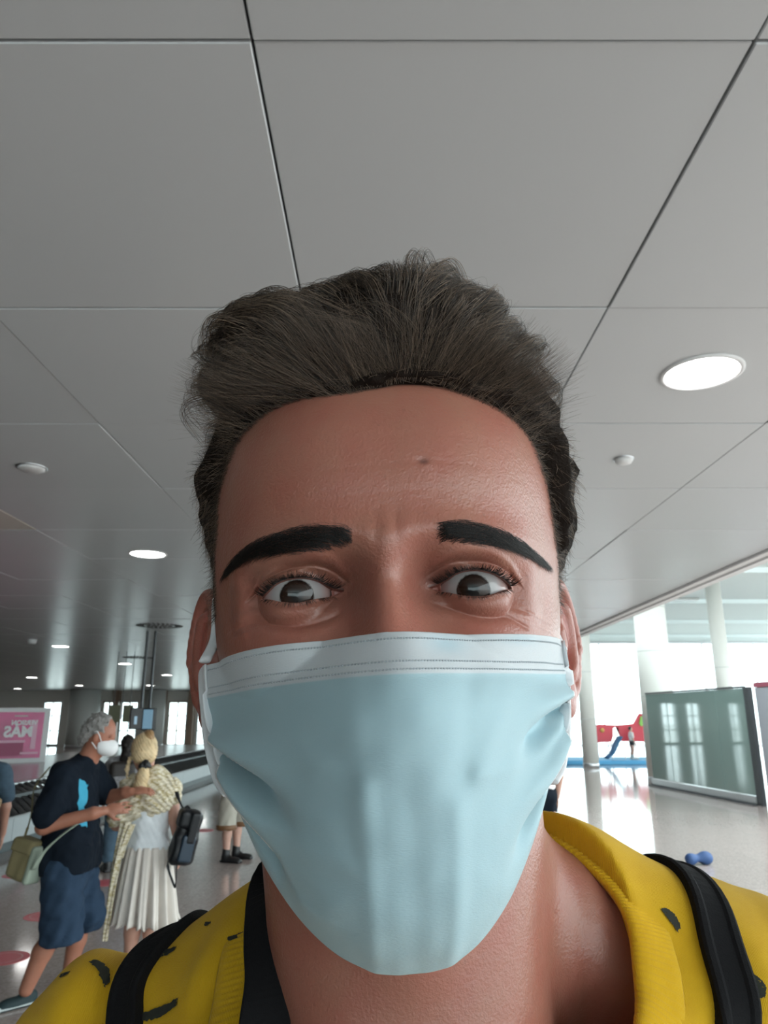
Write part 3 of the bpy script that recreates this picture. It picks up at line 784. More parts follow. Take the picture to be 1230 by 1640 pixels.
def base_y(x, z):
    d = 85 - F_FRONT(z); w = F_WIDE(z)
    return 85 - d * np.clip(1 - (np.abs(x) / w) ** NEXP, 0, 1) ** (1 / NEXP)
def features(x, z, y):
    """Relief of the face, millimetres, on the base surface y(x, z); smaller y is nearer the camera."""
    out = 0
    for s in (-1, 1):
        xs = x * s
        out = out + 4.2 * ga(xs, 25, 16) * ga(z, 15.5, 6) + 2.5 * ga(xs, 47, 9) * ga(z, 13, 6)
        out = out - 8.5 * ga(xs, 31, 14) * ga(z, 0, 8) - 6.5 * ga(xs, 15.5, 5.5) * ga(z, 3.5, 7) - 1.5 * ga(xs, 22, 10) * ga(z, -12, 6)
        out = out + 5.0 * ga(xs, 45, 15) * ga(z, -25, 12) + 2.5 * ga(xs, 28, 10) * ga(z, -26, 8)
        out = out - 2.2 * ga(xs, 66, 8) * ga(z, 30, 16)
        out = out + 2.0 * ga(xs, 30, 18) * ga(z, 55, 16)
    out = out + NOSE_A(z) * np.exp(-np.abs(x / NOSE_S(z)) ** 2.3 * 0.75)
    for s in (-1, 1):
        out = out + 8 * ga(x * s, 15, 5) * ga(z, -45, 5)
    out = out - 1.6 * ga(x, -3.5, 1.6) * ga(z, 17, 5) * 0.35 - 0.5 * ga(x, 4, 1.4) * ga(z, 19, 5)
    out = out + 2.5 * ga(x, 0, 24) * ga(z, -74, 5)                         # lips and chin, under the mask
    out = out - 1.5 * ga(x, 0, 22) * ga(z, -67.5, 1.2)
    for zz, w, a in ((44, 34, .13), (56, 36, .10), (33, 22, .09)):         # faint lines across the forehead
        out = out - a * ga(z - 1.2 * np.sin(x / 13), zz, 0.7) * ga(x, 2, w)
    out = out - 0.55 * ga(x, 14.6, 1.5) * ga(z, 45.3, 1.1) + 0.3 * ga(x, 16.5, 1.8) * ga(z, 43.7, 1.2)
    y = y - out
    for s, e in EYES.items():
        cx, cy, cz = e['c']
        rho2 = (x - cx) ** 2 + (z - cz) ** 2
        near = sg(np.sqrt(rho2), 30, 18)
        R = 15.0
        yl = cy - R * np.sqrt(np.clip(1 - rho2 / R ** 2, 0.0, 1))
        h = np.clip(3.0 - np.abs(y - yl), 0, None) / 3.0
        y2 = np.minimum(y, yl) - h * h * 3.0 * 0.25
        y = y + (y2 - y) * near
        f, a, b = e['crf']
        w = sg(x, a, a + 6) * sg(x, b, b - 6); dz = z - f(x)
        y = y + w * (1.5 * np.exp(-(dz / 0.75) ** 2) - 1.5 * np.exp(-((dz - 2.6) / 2.2) ** 2))
        f, a, b = e['fof']
        w = sg(x, a, a + 8) * sg(x, b, b - 8); dz = z - f(x)
        y = y + w * (0.75 * np.exp(-(dz / 0.9) ** 2) - 1.0 * np.exp(-((dz - 3.4) / 2.4) ** 2) - 0.5 * np.exp(-((dz + 3) / 2.2) ** 2))
        for q, (dzz, am) in enumerate(((-5.5, .35), (-9, .25))):           # smile creases at the outer corner
            w2 = sg(x * s, 44, 52) * sg(x * s, 70, 58); d2 = z - (-2 + dzz - 0.25 * (x * s - 48))
            y = y + w2 * am * np.exp(-(d2 / 0.7) ** 2)
        fu, a, b = e['upf']; fl, _, _ = e['lof']
        zu, zl = fu(x), fl(x); inx = (x > a) & (x < b)
        dl = zl - z
        y = y - 0.7 * np.exp(-((dl - 1.2) / 1.0) ** 2) * inx * sg(np.abs(x - cx), 16, 9)          # rim of the lower lid
        ins = sg(z, zl - 0.15, zl + 0.25) * sg(z, zu + 0.15, zu - 0.25) * inx
        ball = cy - 13.6 * np.sqrt(np.clip(1 - rho2 / 185.0, 0, 1))
        yin = np.where(rho2 < 13.2 ** 2, ball + 1.6, y + 2.2)
        y = y + (np.maximum(yin, y) - y) * ins
    return y
def xshift(y): return 2.5 * sg(y, 0, 60)
def face_pt(x, z, off=0.0):
    y = features(x, z, base_y(x, z))
    return np.stack([x + xshift(y), y - off, z + 0 * x], -1)

HAIR_Y = table([(-140, 100), (-60, 100), (-12, 66), (-6, 50), (7, 45), (20, 40), (46, 35), (60, 29), (68, 22), (74, 13), (78, 4), (80, -8), (84, -60), (140, -60)], 1.5)
def hairness(x, y, z):
    """Above 0 where hair grows, roughly millimetres past the hairline."""
    zt = z - 0.055 * np.clip(x, -70, 60) - 1.5 * np.sin(x / 9.0)
    return np.minimum(y - HAIR_Y(zt) + 1.0 * np.sin(z / 4.0), 60)

def build_head():
    def grid_cols():
        seg = [(-180, -75, 60), (-75, -48, 60), (-48, 48, 440), (48, 75, 60), (75, 180, 60)]
        return np.radians(np.concatenate([np.linspace(a, b, n, endpoint=False) for a, b, n in seg]))
    th = grid_cols()
    zr = np.concatenate([np.linspace(-131, -40, 90, endpoint=False), np.linspace(-40, -16, 48, endpoint=False), np.linspace(-16, 14, 110, endpoint=False), np.linspace(14, 90, 130, endpoint=False), np.linspace(90, 116, 40, endpoint=False), np.linspace(116, 120.5, 10)])
    T, Z = np.meshgrid(th, zr)
    s, c = np.sin(T), np.cos(T)
    d = np.where(c > 0, 85 - F_FRONT(Z), F_BACK(Z)); w = F_WIDE(Z)
    n = np.where(c > 0, NEXP, 2.15)
    r = ((np.abs(s) / w) ** n + (np.abs(c) / d) ** n) ** (-1 / n)
    X = r * s; Y = 85 - r * c
    X = X * 1.0
    Yf = features(X, Z, Y)
    bl = sg(c, 0.0, 0.25)
    Y = Y + (Yf - Y) * bl
    X = X + xshift(Y)
    P = np.stack([X, Y, Z], -1)
    nr, nc = T.shape
    i, j = np.meshgrid(np.arange(nr - 1), np.arange(nc), indexing='ij')
    Q = np.stack([i * nc + j, i * nc + (j + 1) % nc, (i + 1) * nc + (j + 1) % nc, (i + 1) * nc + j], -1).reshape(-1, 4)
    V = P.reshape(-1, 3)
    top = V[-nc:].mean(0); V = np.concatenate([V, [top]])
    F3 = np.array([[(nr - 1) * nc + k, (nr - 1) * nc + (k + 1) % nc, len(V) - 1] for k in range(nc)])
    x, y, z = V.T
    tint = np.zeros((len(V), 4)); tint[:, 3] = 1
    red = 0.55 * ga(x, 0, 10) * ga(z, -25, 14) + 0.5 * (ga(x, 40, 16) + ga(x, -40, 16)) * ga(z, -24, 11) + 0.25 * ga(x, 5, 40) * ga(z, 45, 20)
    dark = np.zeros(len(V))
    for sgn, e in EYES.items():
        cx, cy, cz = e['c']
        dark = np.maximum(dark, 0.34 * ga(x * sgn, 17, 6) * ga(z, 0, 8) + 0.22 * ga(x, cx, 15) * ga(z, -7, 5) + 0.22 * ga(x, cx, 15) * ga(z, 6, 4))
        fu, a, b = e['upf']; fl = e['lof'][0]
        inx = (x > a) & (x < b) & (y < 40)
        zu, zl = fu(x), fl(x)
        dark = np.where(inx, np.maximum(dark, 0.97 * np.exp(-((z - zu - 0.45) / 0.75) ** 2)), dark)       # lash line
        dark = np.where(inx, np.maximum(dark, 0.45 * np.exp(-((z - zl + 0.3) / 0.45) ** 2)), dark)
        red = np.where(inx & (z < zu) & (z > zl), 0.9, red)
    dark = np.maximum(dark, 0.75 * ga(x, 15.3, 1.3) * ga(z, 44.9, 0.8) * (y < 20))
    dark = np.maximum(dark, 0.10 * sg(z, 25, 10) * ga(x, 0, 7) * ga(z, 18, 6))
    hb = hairness(x, y, z)
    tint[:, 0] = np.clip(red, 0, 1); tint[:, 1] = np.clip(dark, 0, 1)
    tint[:, 2] = np.clip(sg(hb, -2.5, 14) * (z > -70), 0, 1) * 0.92
    return V, [Q, F3], tint

def build_ear(sx):
    """Ear in head millimetres at 1 mm."""
    f = Field((60, 70, -50), (112, 135, 30), 0.8)
    up = np.array([0.05, 0.22, 1.0]); up /= np.linalg.norm(up)
    bk = np.array([0.50, 0.86, -0.15]); bk -= up * (bk @ up); bk /= np.linalg.norm(bk)
    nr = np.cross(bk, up); nr *= np.sign(nr[0])
    c = np.array([85.0, 98, -13])
    Rm = np.stack([nr, bk, up], 1)
    f.ell(c + bk * 4, (4.0, 17, 30), 2, Rm)
    t = np.radians(np.linspace(-70, 250, 30))
    ring = [c + bk * (5 + 16.5 * math.cos(a) * (1 if math.sin(a) > -.2 else .8)) + up * (3 + 28 * math.sin(a)) + nr * (3.5 - 1.5 * abs(math.sin(a))) for a in t]
    f.path(ring, 3.0, 2)
    anti = [c + bk * (3 + 9 * math.cos(a)) + up * (1 + 18 * math.sin(a)) + nr * 3 for a in np.radians(np.linspace(-60, 80, 12))]
    f.path(anti, 2.6, 3)
    f.ell(c - bk * 2 - up * 4 + nr * 5, (7, 9, 13), 2, Rm, sub=True)
    f.ell(c - up * 28 + bk * 0 + nr * 1, (4.5, 9, 10), 5, Rm)
    f.ell(c - bk * 11 - up * 5 + nr * 1, (6, 6, 9), 4, Rm)                  # tragus and root
    V, Q = f.mesh()
    inner = ((V - c) @ nr < 4.5) & (np.abs((V - c) @ bk - 2) < 15) & (np.abs((V - c) @ up) < 24)
    tint = np.zeros((len(V), 4)); tint[:, 3] = 1; tint[:, 0] = np.where(inner, 1.0, 0.55)
    V = V * np.array([sx, 1, 1]) + np.array([2.0 if sx > 0 else 2.6, 0, 0])
    if sx < 0: Q = Q[:, ::-1]
    return V, Q, tint

def build_neck():
    """Neck, shoulders and chest in body millimetres at 3 mm."""
    f = Field((-260, 250, -420), (280, 560, 30), 3.0)
    f.cone((6, 388, 10), (12, 392, -130), 60, 66, 0)
    f.cone((-52, 392, -20), (2, 340, -165), 13, 11, 22)
    f.cone((66, 392, -20), (26, 340, -165), 13, 11, 22)
    f.ell((12, 338, -85), (14, 10, 16), 14)
    f.path([(45, 415, -66), (100, 425, -112), (165, 434, -155)], [33, 30, 36], 26)
    f.path([(-25, 415, -98), (-70, 425, -160), (-135, 438, -200)], [29, 24, 28], 20)
    f.ell((10, 418, -325), (148, 88, 190), 36)
    f.path([(22, 338, -180), (95, 366, -156), (160, 420, -150)], [8, 8, 10], 16)
    f.path([(4, 338, -184), (-70, 374, -188), (-135, 424, -196)], [8, 7, 8], 14)
    V, Q = f.mesh()
    t = np.zeros((len(V), 4)); t[:, 3] = 1; t[:, 0] = 0.15
    q = np.array([33.0, 332, -106]); t[:, 1] = 0.0
    return V, Q, t, f

def build_arms():
    """Both arms hanging at the sides, with hands; body millimetres at 5 mm."""
    f = Field((-300, 250, -760), (400, 520, -140), 5.0)
    for sg_, pts in ((1, [(215, 436, -185), (298, 428, -310), (318, 392, -560)]), (-1, [(-165, 432, -260), (-208, 418, -450), (-212, 370, -690)])):
        f.path(pts, [46, 38, 26], 20)
        w = np.array(pts[2], float); d = w - np.array(pts[1]); d /= np.linalg.norm(d); s = np.array([0, 1.0, 0]) - d * d[1]; s /= np.linalg.norm(s); n = np.cross(d, s)
        f.ell(w + d * 42, (46, 38, 15), 12, np.stack([d, s, n], 1))
        for o, L in ((-26, 62), (-9, 72), (8, 68), (24, 52)):
            a = w + d * 76 + s * o; b = a + d * L * .5 - n * sg_ * 4; f.path([a, b, b + d * L * .45 - n * sg_ * 14], [9, 8, 7], 4)
        a = w + d * 22 - s * 28; f.path([a, a + d * 30 - s * 22, a + d * 58 - s * 24], [12, 10, 8], 6)
    return f.mesh()

hv, hf, ht = build_head()
parts_v, parts_f, parts_t, off = [h2w(hv)], list(hf), [ht], len(hv)
for sx in (-1, 1):
    V, Q, t = build_ear(sx)
    parts_v.append(h2w(V)); parts_f.append(Q + off); parts_t.append(t); off += len(V)
V, Q, t, NECK = build_neck()
parts_v.append(b2w(V)); parts_f.append(Q + off); parts_t.append(t); off += len(V)
V, Q = build_arms(); t = np.tile([0.15, 0, 0, 1.0], (len(V), 1))
parts_v.append(b2w(V)); parts_f.append(Q + off); parts_t.append(t)
body = obj_np('body', np.concatenate(parts_v), parts_f, M_SKIN, None, True)
ca = body.data.color_attributes.new('tint', 'FLOAT_COLOR', 'POINT')
ca.data.foreach_set('color', np.concatenate(parts_t).astype(np.float32).ravel())
keep(body, man)

# ---- eyes
M_EYE = bpy.data.materials.new('brown_eye'); M_EYE.use_nodes = True
def eye_nodes():
    nt = M_EYE.node_tree; b = nt.nodes['Principled BSDF']
    tc = nt.nodes.new('ShaderNodeTexCoord'); sp = nt.nodes.new('ShaderNodeSeparateXYZ'); nt.links.new(tc.outputs['Object'], sp.inputs[0])
    ln = nt.nodes.new('ShaderNodeVectorMath'); ln.operation = 'MULTIPLY'; ln.inputs[1].default_value = (1, 0, 1); nt.links.new(tc.outputs['Object'], ln.inputs[0])
    le = nt.nodes.new('ShaderNodeVectorMath'); le.operation = 'LENGTH'; nt.links.new(ln.outputs[0], le.inputs[0])
    mr = nt.nodes.new('ShaderNodeMapRange'); mr.inputs[1].default_value = 0; mr.inputs[2].default_value = 0.012; nt.links.new(le.outputs['Value'], mr.inputs[0])
    nz = nt.nodes.new('ShaderNodeTexNoise'); nz.inputs['Scale'].default_value = 900; nt.links.new(tc.outputs['Object'], nz.inputs['Vector'])
    ad = nt.nodes.new('ShaderNodeMath'); ad.operation = 'MULTIPLY_ADD'; ad.inputs[1].default_value = 0.06; nt.links.new(nz.outputs['Fac'], ad.inputs[0]); nt.links.new(mr.outputs[0], ad.inputs[2])
    cr = nt.nodes.new('ShaderNodeValToRGB'); nt.links.new(ad.outputs[0], cr.inputs[0])
    el = cr.color_ramp.elements
    el[0].position = 0.0; el[0].color = (0.003, 0.003, 0.003, 1)
    el[1].position = 1.0; el[1].color = (0.42, 0.28, 0.26, 1)
    for p, c in ((0.20, (0.003, 0.003, 0.003)), (0.24, (0.016, 0.008, 0.005)), (0.44, (0.020, 0.009, 0.005)), (0.53, (0.012, 0.007, 0.006)), (0.58, (0.31, 0.30, 0.295)), (0.78, (0.34, 0.31, 0.31))):
        e_ = el.new(p); e_.color = c + (1,)
    nt.links.new(cr.outputs[0], b.inputs['Base Color'])
    set_in(b, 'Roughness', 0.08); set_in(b, 'Specular IOR Level', 0.4)
eye_nodes()
for sx, e in EYES.items():
    mb = MB()
    n = 64; prof = []
    for a in np.linspace(0, math.pi, n // 2 + 1):
        r = 13.6 + 0.45 * math.exp(-(a / 0.38) ** 2)                     # slight bulge of the cornea
        prof.append((r * math.sin(a) / 1000, -r * math.cos(a) / 1000))
    mb.lathe(prof, n=n, R=np.array([[1, 0, 0], [0, 0, 1], [0, -1, 0]]))    # the cornea looks along local -y
    eo = mb.build('eye', M_EYE, None, True)
    c = h2w(e['c'])
    look = CAM + np.array([0.0, 0, -0.006]) - c
    q = Vector(look).to_track_quat('-Y', 'Z')
    eo.matrix_world = Matrix.Translation(Vector(c)) @ q.to_matrix().to_4x4()
    eo.parent = man; eo.matrix_parent_inverse = Matrix.Translation(man.location).inverted()

# ---- hair
def hair_mat(name, dark, light, var):
    m = bpy.data.materials.new(name); m.use_nodes = True; nt = m.node_tree; b = nt.nodes['Principled BSDF']
    hi = nt.nodes.new('ShaderNodeHairInfo'); cr = nt.nodes.new('ShaderNodeValToRGB'); nt.links.new(hi.outputs['Random'], cr.inputs[0])
    el = cr.color_ramp.elements; el[0].color = dark + (1,); el[1].color = light + (1,); el[0].position = var; el[1].position = 1.0
    nt.links.new(cr.outputs[0], b.inputs['Base Color']); set_in(b, 'Roughness', 0.38); set_in(b, 'Specular IOR Level', 0.35)
    return m
M_HAIR = hair_mat('dark_brown_hair', (0.015, 0.0095, 0.0065), (0.24, 0.17, 0.12), 0.42)
M_BROW = hair_mat('black_brow_hair', (0.006, 0.005, 0.005), (0.020, 0.016, 0.014), 0.3)
M_CAP = mat('dark_hair_mass', (0.012, 0.008, 0.006), 0.85, spec=0.08, bump=(700, 0.5, 0.002))

HAIRF = Field((-115, -25, -80), (120, 215, 185), 2.5)
HAIRF.ell((4.5, 88, 56), (91, 100, 78))
HAIRF.ell((2, 118, 0), (76, 74, 74), 20)
HAIRF.ell((4, 72, 97), (75, 68, 49), 16)
HAIRF.ell((14, 48, 117), (44, 46, 32), 16)
HAIRF.ell((-38, 50, 108), (34, 46, 30), 14)
HAIRF.blend(lambda X, Y, Z: np.minimum(Y - HAIR_Y(Z - 0.055 * np.clip(X, -70, 60) - 1.5 * np.sin(X / 9.0)) - 7, 40), (-115, -25, -80), (120, 215, 185), 6, sub=True)
HAIRF.warp(waves(5, 10, 26, 2.0)); HAIRF.warp(waves(6, 12, 11, 0.9))
hair = HAIRF.build('hair', M_CAP, None, 1.0, h2w); keep(hair, man)

def flow(P):
    """Direction in which the hair is combed, in head millimetres."""
    x, y, z = P.T
    topw = sg(z, 74, 96)
    u = np.tanh((x - 8) / 26.0)
    wav = 0.55 * np.sin(x / 8.0 + z / 6.0) + 0.40 * np.sin(z / 4.5 - y / 7.0 + x / 15.0)
    tx = np.where(u < 0, 1.05 * u - 0.12, 0.85 * u + 0.05) + 0.25 * wav
    tz = np.where(u < 0, 0.75 + 0.45 * u, 0.85 - 0.25 * u) + 0.30 * wav - 0.9 * sg(z, 140, 165)
    ty = 0.35 + 0.5 * sg(z, 110, 160)
    top = np.stack([tx, ty, tz], -1)
    side = np.stack([np.sign(x) * 0.3, 0.50 + 0 * x, -0.35 + 0.55 * sg(z, 40, 80)], -1)
    f = side * (1 - topw)[:, None] + top * topw[:, None]
    return f / np.linalg.norm(f, axis=1, keepdims=True)

def hair_strands(n, seed):
    r = np.random.default_rng(seed)
    V, Q = HAIRF.mesh()
    V = V[(V[:, 1] < 150)]
    V = V[(hairness(V[:, 0] - 2, V[:, 1], V[:, 2]) > -3.0) & (V[:, 2] > -12)]
    w = 1.0 + 1.5 * sg(V[:, 1], 70, 10); w /= w.sum()
    roots = V[r.choice(len(V), n, p=w)] + r.normal(size=(n, 3)) * 1.2
    nG = 750
    G = V[r.choice(len(V), nG, p=w)]
    K = 12
    def grow(P0, jit, lenf, liftf):
        x, y, z = P0.T
        m = len(P0)
        topw = sg(z, 80, 104); fr = sg(y, 80, 20)
        L = (13 + 30 * topw * (0.55 + 0.45 * fr)) * lenf
        P0 = HAIRF.snap(P0, -3.0, 4)
        N = HAIRF.grad(P0, 5.0)
        f = flow(P0); f = f - N * (f * N).sum(1, keepdims=True) * 0.8
        d = f + N * (0.9 - 0.35 * topw[:, None]) + jit
        d /= np.linalg.norm(d, axis=1, keepdims=True)
        curl = r.normal(size=(m, 3)) * 0.10
        target = (1.0 + 3.5 * liftf)
        pts = [P0]; p = P0.copy()
        for k in range(K - 1):
            p = p + d * (L / (K - 1))[:, None]
            f = flow(p); v = HAIRF.val(p); N = HAIRF.grad(p, 5.0)
            f = f - N * (f * N).sum(1, keepdims=True)
            lift = np.clip((target - v) / 5.0, -0.8, 0.9)[:, None]
            d = d + topw[:, None] * (0.45 * f + N * lift * 0.55) + (1 - topw[:, None]) * (0.25 * f) + curl
            d /= np.linalg.norm(d, axis=1, keepdims=True)
            pts.append(p)
        return np.stack(pts, 1)
    GP = grow(G, r.normal(size=(nG, 3)) * 0.62, r.uniform(0.6, 1.4, nG), r.uniform(0, 1.3, nG))
    near = np.empty(n, int)
    for a in range(0, n, 4000):
        dd = ((roots[a:a + 4000, None, :] - GP[None, :, 0]) ** 2).sum(-1); near[a:a + 4000] = dd.argmin(1)
    own = grow(roots, r.normal(size=(n, 3)) * 0.28, r.uniform(0.5, 1.15, n), r.uniform(0, 1.2, n))
    t = np.linspace(0, 1, K)[None, :, None]
    clump = GP[near] + (own[:, :1] - GP[near, :1]) * (1 - 0.80 * t)
    mixw = (r.beta(2.4, 1.2, n) * (0.25 + 0.75 * sg(roots[:, 2], 70, 100)))[:, None, None]
    P = own * (1 - mixw) + clump * mixw
    okk = HAIRF.val(P[:, -1]) < 8.5; P = P[okk]; n = len(P)
    rad = 0.052 * r.uniform(0.7, 1.5, n)[:, None] * np.clip(1.15 - 0.80 * np.linspace(0, 1, K)[None], 0.2, 1)
    return P, rad
P, rad = hair_strands(30000, 3)
# fine short hairs where the hairline thins out on the skin
def hairline_strands(n, seed):
    r = np.random.default_rng(seed); S = []
    x = r.uniform(-76, 78, n * 4); z = r.uniform(-4, 91, n * 4)
    ok = np.abs(x) < F_WIDE(z) * 0.985; x, z = x[ok], z[ok]
    p = face_pt(x, z, 0.1 + 6.0 * sg(z, 77, 84)); hn = hairness(x, p[:, 1], z)
    keepm = (hn > -3.2 + 2.6 * r.random(len(x))) & ((hn < 12) | ((z < 91) & (np.abs(x) < 62) & (z > 70))); p = p[keepm][:n]
    m = len(p); N = np.stack([p[:, 0] / 70 * np.abs(p[:, 0] / 70) ** .5, -1 + 0 * p[:, 0], 0.25 + 0 * p[:, 0]], -1); N /= np.linalg.norm(N, axis=1, keepdims=True)
    f = flow(p + np.array([0, 0, 12.0]) * sg(p[:, 2], 55, 75)[:, None]); tw = sg(p[:, 2], 62, 78); f[:, 1] = f[:, 1] * (1 - tw) - 0.22 * tw
    d = f + 0.38 * N + r.normal(size=(m, 3)) * 0.25; d /= np.linalg.norm(d, axis=1, keepdims=True)
    L = (7 + 22 * sg(p[:, 2], 58, 80)) * r.uniform(.4, 1.2, m); K = 12; out = []
    for k in range(K):
        t = k / (K - 1); out.append(p + d * (L * t)[:, None] + np.array([0, 1.2, 0.5]) * (L * t * t * .35 * sg(p[:, 2], 74, 60))[:, None])
    return np.stack(out, 1), 0.034 * r.uniform(.7, 1.2, m)[:, None] * np.linspace(1.1, .3, K)[None]
P2, rad2 = hairline_strands(12500, 8)
hs = strands('hair_strands', h2w(np.concatenate([P, P2])), np.concatenate([rad, rad2]) / 1000 * 1.3, M_HAIR, hair)
# ---- eyebrows and eyelashes
BROW = {-1: ([(-63, 14.8), (-55.8, 19.2), (-45.3, 21.9), (-32.8, 23.4), (-21.8, 23.2), (-11.8, 20.8)], [(-63, 10.6), (-50.4, 13.0), (-40, 12.4), (-32.9, 12.0), (-22, 11.9), (-11.8, 13.6)]),
        1: ([(18.4, 22.0), (26, 23.6), (35, 23.2), (43, 22.0), (50.1, 20.4), (64, 14.6)], [(18.4, 14.2), (28, 13.5), (34.5, 13.3), (42, 13.0), (50, 12.6), (64, 10.8)])}
def brow_weight(x, z):
    w = np.zeros(np.shape(x))
    for s, (u, l) in BROW.items():
        u, l = np.array(u), np.array(l)
        zu, zl = np.interp(x, u[:, 0], u[:, 1]), np.interp(x, l[:, 0], l[:, 1])
        a, b = u[0, 0], u[-1, 0]
        w = np.maximum(w, sg(z, zl - 0.8, zl + 1.0) * sg(z, zu + 0.5, zu - 2.2) * sg(x, a - 1, a + 2) * sg(x, b + 1, b - 2))
    return w
def brow_hair(s, n, seed):
    r = np.random.default_rng(seed); u, l = np.array(BROW[s][0]), np.array(BROW[s][1])
    t = r.random(n); x = u[0, 0] + t * (u[-1, 0] - u[0, 0])
    zu, zl = np.interp(x, u[:, 0], u[:, 1]), np.interp(x, l[:, 0], l[:, 1])
    q = r.beta(1.25, 1.5, n); z = zl + 0.2 + (zu - zl - 1.6) * q + r.normal(size=n) * 0.35
    outer = (x * s - 12) / 52.0                                            # 0 at the nose, 1 at the tail
    ang = np.radians(62 - 70 * np.clip(outer * 1.6, 0, 1) - 26 * q + 10 * r.normal(size=n))
    L = 5.2 + 2.6 * r.random(n); K = 6
    P = []
    for k in range(K):
        f = k / (K - 1); a2 = ang - 0.35 * f
        xx = x + s * L * f * np.cos(a2); zz = z + L * f * np.sin(a2) * 0.55
        P.append(face_pt(xx, zz, 0.15 + 1.3 * math.sin(f * 2.4) * (0.6 + 0.8 * ((np.arange(n) % 7) / 7))))
    P = np.stack(P, 1)
    R = 0.052 * r.uniform(0.8, 1.3, n)[:, None] * np.linspace(1.1, 0.35, K)[None]
    return P, R
for s in (-1, 1):
    P, R = brow_hair(s, 1900, 40 + s)
    keep(strands('eyebrow', h2w(P), R / 1000, M_BROW), man)
for s, e in EYES.items():
    r = np.random.default_rng(60 + s); Ps, Rs = [], []
    for fn, n, Lr, up in (('up', 260, (3.6, 6.4), 1), ('lo', 70, (2.2, 3.6), -1)):
        f, a, b = e[fn + 'f']
        x = a + (b - a) * np.sort(r.uniform(0.02 if s < 0 else 0.12, 0.88 if s < 0 else 0.98, n)); z = f(x)
        root = face_pt(x, z + up * 0.35, 0.1)
        t = (x - e['c'][0]) / 16.0
        d = np.stack([t * 0.85 + 0.15 * r.normal(size=n), -0.9 + 0 * t, (-0.12 if up > 0 else -0.55) + 0.08 * r.normal(size=n)], -1)
        d /= np.linalg.norm(d, axis=1, keepdims=True); L = r.uniform(*Lr, n)
        K = 6; P = []
        for k in range(K):
            q = k / (K - 1)
            c = np.array([0, 0, (0.30 if up > 0 else -0.10)]) * q * q
            P.append(root + (d * q + c) * L[:, None])
        Ps.append(np.stack(P, 1)); Rs.append(np.repeat(np.linspace(0.115, 0.03, K)[None], n, 0) * (1 if up > 0 else 0.75))
    keep(strands('eyelashes', h2w(np.concatenate(Ps)), np.concatenate(Rs) / 1000, M_BROW), man)

# ---- face mask
def fabric_mat(name, c_attr, base, rough=0.8, weave=(900, 0.25, 0.0004), trans=0.0):
    m = bpy.data.materials.new(name); m.use_nodes = True; nt = m.node_tree; b = nt.nodes['Principled BSDF']
    if c_attr:
        at = nt.nodes.new('ShaderNodeAttribute'); at.attribute_name = c_attr; nt.links.new(at.outputs['Color'], b.inputs['Base Color'])
    else: set_in(b, 'Base Color', tuple(base) + (1,))
    set_in(b, 'Roughness', rough); set_in(b, 'Specular IOR Level', 0.25); set_in(b, 'Sheen Weight', 0.15)
    if trans:
        set_in(b, 'Subsurface Weight', trans); set_in(b, 'Subsurface Radius', (0.8, 1.0, 1.2)); set_in(b, 'Subsurface Scale', 0.003)
    tc = nt.nodes.new('ShaderNodeTexCoord'); mp = nt.nodes.new('ShaderNodeMapping'); mp.inputs['Rotation'].default_value = (0.3, 0.5, 0.4); mp.inputs['Scale'].default_value = (1, 1, 5)
    nt.links.new(tc.outputs['Object'], mp.inputs[0])
    n = nt.nodes.new('ShaderNodeTexNoise'); n.inputs['Scale'].default_value = weave[0]; n.inputs['Detail'].default_value = 3
    nt.links.new(mp.outputs[0], n.inputs['Vector'])
    bp = nt.nodes.new('ShaderNodeBump'); bp.inputs['Strength'].default_value = weave[1]; bp.inputs['Distance'].default_value = weave[2]
    nt.links.new(n.outputs['Fac'], bp.inputs['Height']); nt.links.new(bp.outputs['Normal'], b.inputs['Normal'])
    return m
M_MASK = fabric_mat('pale_blue_nonwoven', 'dye', None, 0.7, (700, 0.3, 0.0005), 0.15)
M_LOOP = fabric_mat('white_elastic', None, (0.74, 0.76, 0.78), 0.8)
M_STITCH = mat('grey_weld_dots', (0.40, 0.44, 0.47), 0.7)

